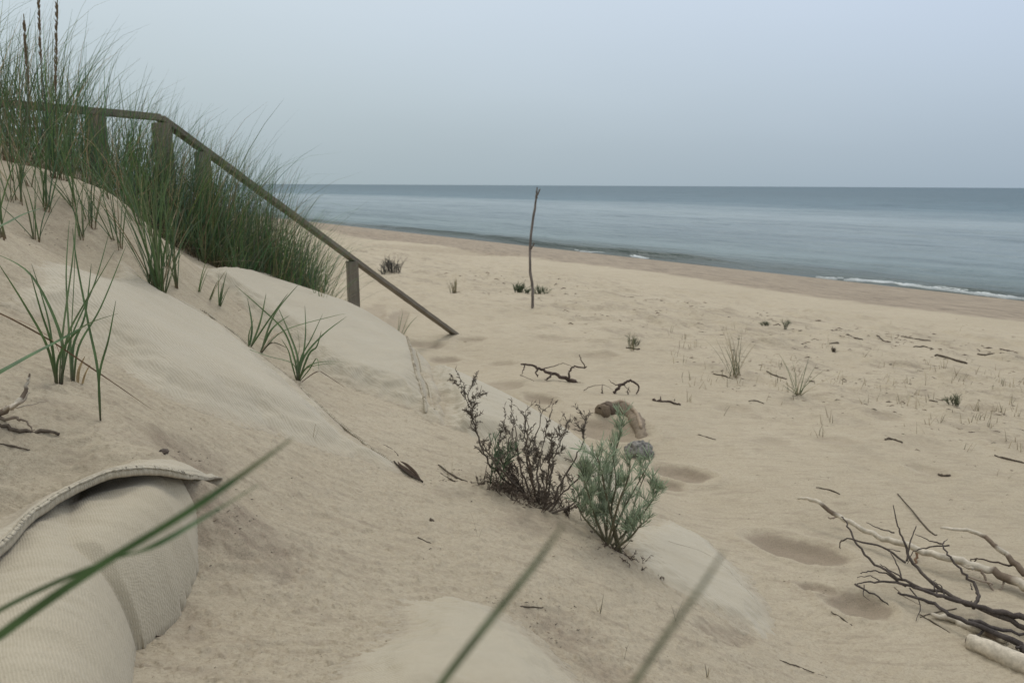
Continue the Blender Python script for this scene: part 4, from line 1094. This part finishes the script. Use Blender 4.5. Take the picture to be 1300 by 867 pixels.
def build_dead_shrub():
    random.seed(4); rs.seed(5)
    h = onto(690, 640); D0 = depth_of(h)
    r = empty('dead_shrub', h, 'leafless dark brown shrub with crooked twigs on the edge of the dune', 'shrub')
    stems = [ [(640,602,0),(625,592,-.02),(608,560,-.03),(598,525,-.02),(592,500,0),(588,486,.02)],
              [(648,612,0),(640,590,.06),(634,560,.08),(640,530,.1)], [(665,625,0),(660,590,-.04),(655,550,-.05),(650,518,-.03)], [(670,625,0),(668,580,.08),(666,550,.1),(668,522,.1)],
              [(680,640,0),(682,600,0),(680,560,.02),(690,520,.05)], [(690,645,0),(700,600,.06),(712,560,.12),(722,543,.14)], [(690,650,0),(695,600,-.08),(700,570,-.12),(690,540,-.12)],
              [(695,655,0),(712,612,.0),(735,575,.0),(742,545,.02),(742,532,.02)], [(698,655,0),(715,625,-.06),(740,600,-.08),(757,578,-.08)], [(675,635,0),(650,600,.1),(645,570,.12),(652,540,.13)],
              [(685,645,0),(690,615,.1),(686,580,.14),(702,512,.15)], [(660,620,0),(640,600,-.08),(625,585,-.1),(618,560,-.1)], [(700,660,0),(725,640,.0),(745,615,.02),(752,590,.04)], [(672,630,0),(675,600,-.1),(668,565,-.14),(672,535,-.16)],
              [(665,620,0),(645,596,.02),(622,578,.04),(606,560,.05)]]
    for i, s_ in enumerate(stems):
        pts = [P(a, b, D0+o_*1.3) for a, b, o_ in s_]; g0 = hit(s_[0][0], s_[0][1]); pts[0] = np.array([g0[0]*.5+h[0]*.5, g0[1]*.5+h[1]*.5, 0]); pts[0][2] = ground(pts[0][0], pts[0][1])-.02
        L = smooth_path(pts, 6); m = len(L); mb = MB()
        L = [q+rs.randn(3)*.0035*(k > 0) for k, q in enumerate(L)]
        mb.tube(L, [.0042*(1-.75*k/(m-1)) for k in range(m)], 6, np.array((.100, .080, .064))*random.uniform(.7, 1.3), rough=.2)
        for k in range(4, m, 1):
            if random.random() < .52:
                a = rs.randn(3); a[2] = abs(a[2])+.7; a /= np.linalg.norm(a)
                grow(mb, mb, L[k], a, random.uniform(.025, .075), .0012, 1 if k < m-5 else 0, (.095, .078, .062), (.115, .095, .075), .75, .55)
        mb.build('branch', M_TWIG, r)
    # tangle of fine roots and dead leaves at the base
    mb = MB()
    for k in range(90):
        bx = h+np.array([random.gauss(-.06, .09), random.gauss(.0, .05), 0]); bx[2] = ground(bx[0], bx[1])
        a = rs.randn(3); a[2] = abs(a[2])*.6+.1; a /= np.linalg.norm(a)
        grow(mb, mb, bx, a, random.uniform(.03, .09), .0014, 1, (.10, .078, .062), (.11, .085, .065), .4, .8)
    mb.build('base_tangle', M_TWIG, r)
    mb = MB()
    for (px, py) in [(628,575),(634,592),(622,590),(640,580)]:
        p = P(px, py+25, D0-.05); grow(mb, mb, p, np.array([0, 0, 1.]), .10, .0018, 1, (.09, .11, .06), (.10, .15, .085), .9, .5, False)
    mb.build('green_sprig', M_LEAF, r)
build_dead_shrub()
def build_green_shrub():
    random.seed(9); rs.seed(9)
    h = onto(775, 690); D0 = depth_of(h)
    r = empty('green_shrub', h, 'bushy grey-green shrub with feathery leaves on the edge of the dune', 'shrub')
    stems = [[(770,690,0),(772,640,.0),(778,590,.0),(788,548,.0),(792,525,0)], [(775,692,0),(790,650,.05),(812,610,.08),(826,585,.1)], [(768,688,0),(755,655,-.05),(745,620,-.08),(735,590,-.08)], [(778,692,0),(805,665,.0),(825,640,.02),(838,618,.02)],
             [(770,690,0),(765,645,.1),(760,600,.13),(765,570,.13)], [(772,690,0),(785,640,-.1),(798,605,-.12),(800,580,-.12)], [(766,686,0),(748,665,.0),(735,645,.02),(738,625,.02)], [(776,692,0),(800,660,.12),(808,630,.15),(820,600,.15)],
             [(774,692,0),(800,682,-.05),(812,668,-.06),(822,660,-.06)], [(772,690,0),(770,630,-.06),(764,600,-.08),(757,575,-.1)], [(772,690,0),(776,650,.0),(782,615,-.04),(778,580,-.03)],[(770,690,0),(758,660,.1),(750,630,.12),(746,605,.12)]]
    for s_ in stems:
        pts = [P(a, b, D0+o_*1.3) for a, b, o_ in s_]; pts[0] = h+np.array([random.gauss(0, .015), random.gauss(0, .015), -.02])
        L = smooth_path(pts, 6); m = len(L); mb = MB(); lf = MB()
        mb.tube(L, [.0045*(1-.7*k/(m-1)) for k in range(m)], 6, (.12, .11, .07), rough=.1)
        for k in range(3, m):
            f = k/m
            for _ in range(1 if random.random() < .62 else 0):
                a = rs.randn(3); a[2] = abs(a[2])*.8+.7; a /= np.linalg.norm(a)
                grow(mb, lf, L[k], a, random.uniform(.025, .075)*(1.1-.4*f), .0014, 1 if f < .8 and random.random() < .7 else 0, (.10, .11, .065), (.29, .35, .235) if f > .35 else (.21, .25, .17), .8, .50, False)
            for _ in range(3 if f > .75 else 0):
                a = rs.randn(3)*.5; a[2] = 1; a /= np.linalg.norm(a); leaf(lf, L[k], a, (.33, .39, .27), False)
        b = mb.build('branch', M_TWIG, r); lf.build('foliage', M_LEAF, b, np.array(r.location))
    mb = MB()
    for k in range(26):
        bx = h+np.array([random.gauss(.04, .05), random.gauss(-.02, .03), 0]); bx[2] = ground(bx[0], bx[1])+.003
        a = rs.randn(3); a[2] *= .2; a /= np.linalg.norm(a); grow(mb, mb, bx, a, random.uniform(.03, .07), .0014, 0, (.09, .065, .05), (.08, .06, .045), .5, .8)
    mb.build('base_litter', M_TWIG, r)
build_green_shrub()

# low bushes out on the beach
def bush(px, py, w_, h_, label, col, lcol, n_=14, dead=False, seed=1, base=None):
    random.seed(seed); rs.seed(seed); c = onto(px, py); D0 = depth_of(c)
    W_ = w_/F*D0/2; Hh = h_/F*D0
    r = empty('beach_bush', c, label, 'bush', 'low plants scattered on the beach'); mb = MB(); lf = MB()
    for k in range(n_):
        bx = c+np.array([random.uniform(-1, 1)*W_*.8, random.uniform(-.6, .6)*W_, 0]); bx[2] = ground(bx[0], bx[1])-.01
        a = rs.randn(3)*.35; a[2] = 1; a /= np.linalg.norm(a)
        grow(mb, lf, bx, a, Hh*random.uniform(.5, .95), .004, 1, col, lcol, .9, .5, False)
    b = mb.build('stems', M_TWIG, r)
    # leaves at this range are drawn a little broader
    if lf.v: lf.build('foliage', M_LEAF, r)
bush(498, 346, 26, 16, 'dark grey-brown bush on the beach left of the upright stick', (.06,.055,.05), (.085,.085,.075), 46, seed=3)
bush(487, 348, 6, 13, 'narrow dark sprig touching the left side of the grey-brown bush', (.06,.055,.05), (.07,.07,.055), 8, seed=5)
bush(659, 371, 12, 12, 'small rounded green bush just left of the upright stick', (.08,.09,.05), (.11,.15,.085), 26, seed=6)
bush(688, 373, 18, 9, 'low flat green bush just right of the upright stick', (.09,.095,.06), (.12,.15,.09), 18, seed=7)
bush(669, 373, 7, 6, 'tiny green bush at the foot of the upright stick', (.07,.075,.045), (.09,.12,.07), 8, seed=8)
bush(971, 416, 9, 6, 'tiny green plant far out on the beach, left one of the pair', (.10,.10,.07), (.15,.17,.11), 6, seed=9)
bush(997, 420, 6, 15, 'tiny upright green plant far out on the beach, right one of the pair', (.10,.10,.07), (.15,.17,.11), 5, seed=10)
bush(1213, 520, 12, 11, 'small green plant low on the open beach near the right side', (.12,.12,.08), (.16,.17,.11), 6, seed=11)
bush(803, 441, 12, 12, 'pale sprouting plant on the beach above the fallen twigs', (.12,.12,.08), (.15,.16,.10), 8, seed=12)
bush(1058, 447, 4, 7, 'single brown stalk on the beach below the strand line', (.10,.08,.06), (.10,.08,.06), 3, seed=13)

# ------------------------------------------------------------------ twigs lying about, each its own
def twig(pts, r, label, col=(.10,.08,.06), cat='twig', name='twig'):
    r = r*.55 if r > .009 else r
    L = [gp(a, b, r*.6+(c[0] if c else 0)) for a, b, *c in pts]; random.seed(pts[0][0])
    L = smooth_path(L, 4); L = [q+rs.randn(3)*r*.35 for q in L]; m = len(L); mb = MB()
    mb.tube(L, [r*(1-.4*abs(2*k/(m-1)-1)) for k in range(m)], 6, col, rough=.25)
    o = mb.build(name, M_TWIG, None, L[0]); tag(o, label, cat, 'loose twigs on the sand'); return o
for a in [
  ([(1188,450),(1208,455),(1228,460)], .028, 'straight dark stick on the far beach at the right'),
  ([(1241,447),(1256,449),(1271,449)], .026, 'knobbly dark stick on the far beach nearest the right edge'),
  ([(905,477),(918,480),(930,484)], .010, 'thin twig lying left of the feathery beach tuft'),
  ([(973,477),(985,480),(999,482)], .014, 'dark knotted twig lying between the two beach tufts'),
  ([(1050,423),(1056,424),(1062,424)], .024, 'short dark scrap of wood left end of the strand line'),
  ([(1075,428),(1085,433),(1096,434)], .016, 'thin curved stick on the strand line'),
  ([(1144,427),(1160,429),(1182,432)], .016, 'long thin stick on the strand line'),
  ([(1113,430),(1122,434),(1131,436)], .013, 'pale curved twig in the strand line'),
  ([(1160,441),(1172,440),(1185,443)], .015, 'grey scrap of weed and wood right of centre in the strand line'),
  ([(794,444),(803,445),(812,446)], .018, 'dark chip of wood below the pale sprouting plant'),
  ([(1178,515),(1184,516),(1190,517)], .010, 'short brown stick in the middle of the right beach'),
  ([(886,552),(897,555),(909,558)], .004, 'thin brown twig above the footprints'),
  ([(950,513),(960,513),(970,516)], .004, 'pale thin twig in the middle of the beach'),
  ([(1190,741-65),(1180,671),(1140,628)][::-1], .004, 'long pale thin twig above the driftwood heap'),
  ([(1036,620),(1052,622),(1066,628)], .004, 'pale thin twig left of the driftwood heap'),
  ([(1122,563),(1134,562),(1145,566)], .008, 'small dark tangle of bark on the beach'),
  ([(1190,602),(1198,604),(1206,605)], .008, 'small bark chip on the beach above the driftwood heap'),
  ([(530,684),(545,688),(560,697)], .0026, 'dry curled leaf stalk on the dune slope in the centre'),
  ([(1055,803-25),(1070,786),(1082,794)][::-1], .003, 'dark bark strip by the lower footprint'),
  ([(990,838),(1010,846),(1050,858)], .0022, 'thin brown twig at the bottom edge of the right slope'),
  ([(0,545),(20,548),(45,548),(73,553)], .0045, 'dark brittle twig lying at the left edge above the draped cloth'),
  ([(0,568),(20,571),(38,575)], .0018, 'fine dark twig just above the draped cloth'),
  ([(1168,795-10),(1180,782),(1214,776)], .003, 'thin forked twig in front of the broken stick'),
  ([(1167,782),(1185,793),(1206,806)], .003, 'thin pale twig running down in front of the broken stick'),
  ([(1300,818-230),(1276,583),(1262,580)], .006, 'dark scrap near the right edge of the beach'),
  ([(545,660),(548,661),(551,662)], .004, 'small black crumb on the dune slope in the centre'),
  ([(556,590),(575,605),(594,612)], .0035, 'dark root strip on the sand right of the leaf litter'),
  ([(560,601),(570,607),(578,612)], .003, 'short dark root strip below the longer one'),
  ([(478,560),(495,567),(506,577)], .003, 'thin dark root along the seam of the long sandbag'),
  ([(655,766),(672,768),(690,769)], .0018, 'dark crooked twig above the rough woven sandbag'),
]: twig(*a)
# bleached root at the left edge
traced('bleached_root', [(-12,527),(10,520,.0),(28,504,.02),(36,485,.03),(38,474,.03)], .0075, .0015, 'pale forked root sticking out at the left edge', 'root',
       [([(5,521,0),(26,512,-.02),(38,498,-.02)], .004), ([(14,519,0),(45,512,.0),(62,508,0)], .002), ([(-10,532,0),(15,530,0),(30,534,0),(44,546,0)], .004, (.2,.16,.12))], col=(.36,.31,.25), mat=M_DRIFT)
# leaf litter where the long bag ends
def litter():
    h = onto(512, 592); r = empty('leaf_litter', h, 'curled dark leaf caught at the lower tip of the long sandbag', 'leaf')
    mb = MB()
    for pts, w in [([(505,588),(512,596),(524,603),(537,611)], .016), ([(508,587),(518,592),(527,600),(534,609)], .012)]:
        L = smooth_path([onto(a, b, .012-.003*i) for i, (a, b) in enumerate(pts)], 5); m = len(L)
        mb.blade(L, [w*math.sin(math.pi*(i+.3)/(m)) for i in range(m)], [np.array((.085,.06,.045))]*m, np.array([.3, 1, .3]), .9)
    mb.build('blade', M_TWIG, r)
    mb = MB(); 
    L = [onto(a, b, .006) for a, b in [(500,586),(510,596),(522,605),(537,612)]]; mb.tube(smooth_path(L, 4), .003, 5, (.05,.04,.03), rough=.3); mb.build('stalk', M_TWIG, r)
litter()
# dark crumb at the far rim of the scuffed patch
stone('pebble', 208, 575, .008, 'tiny dark pebble above the draped cloth', (.12, .09, .07), 2, lift=.8)

# little seedlings on the slope
for (px, py, n_, lab) in [(760,775,7,'tiny star-shaped seedling on the slope below the green shrub'),(858,790,2,'single dry straw standing near the flat thin sandbag'),(793,833,2,'tiny upright straw above the bottom edge'),(573,612-3,2,'dry straw on the slope right of the leaf litter'),
                          (607,680,2,'lone thin straw in the middle of the slope'),(398,560,2,'dry straw beside the long sandbag'),(898,862,3,'dark little sprout at the bottom edge')]:
    tussock(px, py, n_, .055 if n_ > 2 else .085, lab, .002, .0016, (.1, .9) if n_ > 3 else (.0, .3), (.1, .5), dry=.5, base=(.12,.11,.07), group='seedlings and straws on the slope', name='seedling', parts=False)

# ------------------------------------------------------------------ uncountable crumbs
def build_litter():
    random.seed(77); rs.seed(77)
    mb = MB()
    def chip(x, y, L, r, col, rise=.15):
        a = random.gauss(-.2, .8); z = ground(x, y)
        d = np.array([math.cos(a), math.sin(a), random.uniform(-.05, rise)])
        p = np.array([x, y, z+r*.3]); k = rs.randn(3)*L*.12
        mb.tube([p-d*L/2, p+k, p+d*L/2], [r*.4, r, r*.4], 4, col, rough=.3)
    cols = [(.07,.052,.04),(.12,.09,.065),(.17,.13,.09),(.10,.085,.065)]
    # strand lines across the beach
    def band(p0, p1, n_, sp, Lr):
        for _ in range(n_):
            f = random.random(); px = p0[0]+(p1[0]-p0[0])*f; py = p0[1]+(p1[1]-p0[1])*f+random.gauss(0, sp)
            if float(vnoise(px*.035, py*.3, 4))*.7+float(vnoise(px*.15, py*.6, 6))*.3 < .46: continue
            q = hit(px, py); L = random.uniform(*Lr)*(.35+.65*random.random()**3); chip(q[0], q[1], L, L*random.uniform(.04, .10), np.array(random.choice(cols))*1.3, .05)
    band((500,332),(1300,452), 170, 4, (.05, .18)); band((540,345),(700,352), 60, 2.5, (.05, .2)); band((700,375),(1300,445), 240, 11, (.02, .10))
    band((1000,425),(1300,440), 60, 5, (.04, .16)); band((850,440),(1300,520), 1000, 22, (.02, .06)); band((900,470),(1300,560), 700, 26, (.012, .045)); band((700,395),(1300,452), 500, 14, (.03, .09)); band((480,345),(760,385), 260, 8, (.04, .10))  # dense fine chips here also imitate small dark tussock shadows
    band((650,480),(1300,640), 260, 40, (.006, .03)); band((430,330),(600,420), 80, 20, (.02, .06))
    for _ in range(650):     # dune slope
        px = random.uniform(180, 1250); py = random.uniform(520, 867)
        q = hit(px, py); s_ = random.uniform(.0012, .004) if random.random() < .95 else random.uniform(.005, .012)
        chip(q[0], q[1], s_, s_*random.uniform(.10, .22), random.choice(cols), .5)
    for (cx, cy, sx_, sy_, k) in [(570,605,18,7,50),(235,580,20,5,16),(300,650,30,16,30),(700,790,30,18,40),(760,690,30,8,60),(200,384,14,3,30),(60,300,50,14,60),(110,275,50,14,60),(330,395,40,8,40),(1030,740,40,10,24),(660,765,30,5,30),(870,690,40,20,16)]:
        for _ in range(k):
            q = hit(random.gauss(cx, sx_), random.gauss(cy, sy_)); s_ = random.uniform(.002, .012); chip(q[0], q[1], s_, s_*.10, random.choice(cols), .4)
    o = mb.build('beach_litter', M_TWIG); tag(o, 'scattered crumbs of bark, weed and straw on the sand, some standing for tussock shadows', 'litter', kind='stuff')
    # sparse wiry shoots in the strand zone
    mb = MB()
    for _ in range(420):
        px = random.uniform(850, 1300); py = 440+(px-850)*.17+random.gauss(12, 32)
        if py > 640 or py < 415 or float(vnoise(px*.02, py*.08, 14)) < .45: continue
        q = hit(px, py)
        for k in range(random.randint(1, 3)):
            arc_blade(mb, (q[0]+random.gauss(0, .02), q[1]+random.gauss(0, .02), ground(q[0], q[1])-.01), random.random()*6.28, random.uniform(0, .6), random.uniform(.04, .11), .5, .004, 3, .6, (.17, .16, .10))
    o = mb.build('sprouting_stubble', M_GRASS); tag(o, 'sparse short stubble sprouting across the open beach', 'stubble', kind='stuff')
build_litter()
def build_thatch():
    random.seed(5); rs.seed(6); mb = MB()
    for _ in range(900):
        cx, cy, rad, hg = random.choice(bk+cr); a = random.random()*6.283; r = rad*1.12*math.sqrt(random.random())
        x, y = cx+r*math.cos(a), cy+r*math.sin(a)
        c = np.array((.34,.27,.17))*random.uniform(.5, 1.1) if random.random() < .75 else np.array((.13,.10,.07))
        arc_blade(mb, (x, y, ROOTZ(x, y)-.005), random.random()*6.283, random.uniform(.5, 1.5), random.uniform(.10, .34), random.uniform(.1, .9), .004, 4, 0, tuple(c))
    o = mb.build('dry_thatch', M_GRASS); tag(o, 'straw-coloured dead leaves lying at the foot of the dune grass', 'grass', kind='stuff')
build_thatch()

# ------------------------------------------------------------------ camera
cam = bpy.data.cameras.new('camera'); co = bpy.data.objects.new('camera', cam); COL.objects.link(co)
cam.sensor_width = 36; cam.lens = F/1300*36; cam.clip_start = .02; cam.clip_end = 90000
R = Matrix(((rt[0], up[0], -fw[0]), (rt[1], up[1], -fw[1]), (rt[2], up[2], -fw[2]))).to_4x4()
co.matrix_world = Matrix.Translation((0, 0, CAMZ)) @ R
cam.dof.use_dof = True; cam.dof.focus_distance = 1.75; cam.dof.aperture_fstop = 8.5
S.camera = co

# ------------------------------------------------------------------ light: high overcast
w = bpy.data.worlds.new('World'); S.world = w; w.use_nodes = True; nt = w.node_tree; nt.nodes.clear(); g = N(nt)
SUN_EL = math.radians(52); SUN_AZ = math.radians(8)      # azimuth from +y, negative = left
sky = g.n('ShaderNodeTexSky', sky_type='NISHITA'); sky.sun_disc = False; sky.sun_elevation = SUN_EL; sky.sun_rotation = SUN_AZ; sky.dust_density = 4
tc = g.n('ShaderNodeTexCoord').outputs['Generated']
sx = g.n('ShaderNodeSeparateXYZ'); g.l(tc, sx.inputs[0])
cl = g.noise(g.mapping(tc, (1, 1, 3.5)), 1.6, 4, .5)
el = g.math('ADD', sx.outputs[2], g.math('MULTIPLY', g.math('SUBTRACT', cl, .5), .07))
oc = g.ramp(el, [(0.0, (.400, .488, .530)), (.05, (.435, .525, .575)), (.12, (.510, .605, .665)), (.22, (.60, .70, .785)), (.40, (.76, .83, .87)), (.75, (1.05, 1.09, 1.09)), (1.0, (1.25, 1.27, 1.26))])
# a little paler to the left, bluer to the right
side = g.math('MULTIPLY', sx.outputs[0], .9); 
oc2 = g.mix(g.math('ADD', side, .5, clamp=True), g.mix(1.0, oc, (1.05, 1.03, .98), 'MULTIPLY'), g.mix(1.0, oc, (.98, .99, 1.07), 'MULTIPLY'))
bg1 = g.n('ShaderNodeBackground'); g.l(sky.outputs[0], bg1.inputs[0]); bg1.inputs[1].default_value = .05
bg2 = g.n('ShaderNodeBackground'); g.l(oc2, bg2.inputs[0]); bg2.inputs[1].default_value = 1.0
mx = g.n('ShaderNodeMixShader'); mx.inputs[0].default_value = .92; g.l(bg1.outputs[0], mx.inputs[1]); g.l(bg2.outputs[0], mx.inputs[2])
wo = g.n('ShaderNodeOutputWorld'); g.l(mx.outputs[0], wo.inputs[0])
sl = bpy.data.lights.new('sun', 'SUN'); sl.energy = 1.15; sl.angle = math.radians(16); sl.color = (1, .97, .92)
so = bpy.data.objects.new('sun', sl); COL.objects.link(so)
dirv = Vector((math.sin(SUN_AZ)*math.cos(SUN_EL), math.cos(SUN_AZ)*math.cos(SUN_EL), math.sin(SUN_EL)))
so.rotation_euler = dirv.to_track_quat('Z', 'Y').to_euler()

vs = S.view_settings; vs.view_transform = 'Standard'; vs.look = 'None'; vs.gamma = 1; vs.use_curve_mapping = False; vs.exposure = 0
S.render.engine = 'CYCLES'
S.render.resolution_x = 1024; S.render.resolution_y = 682
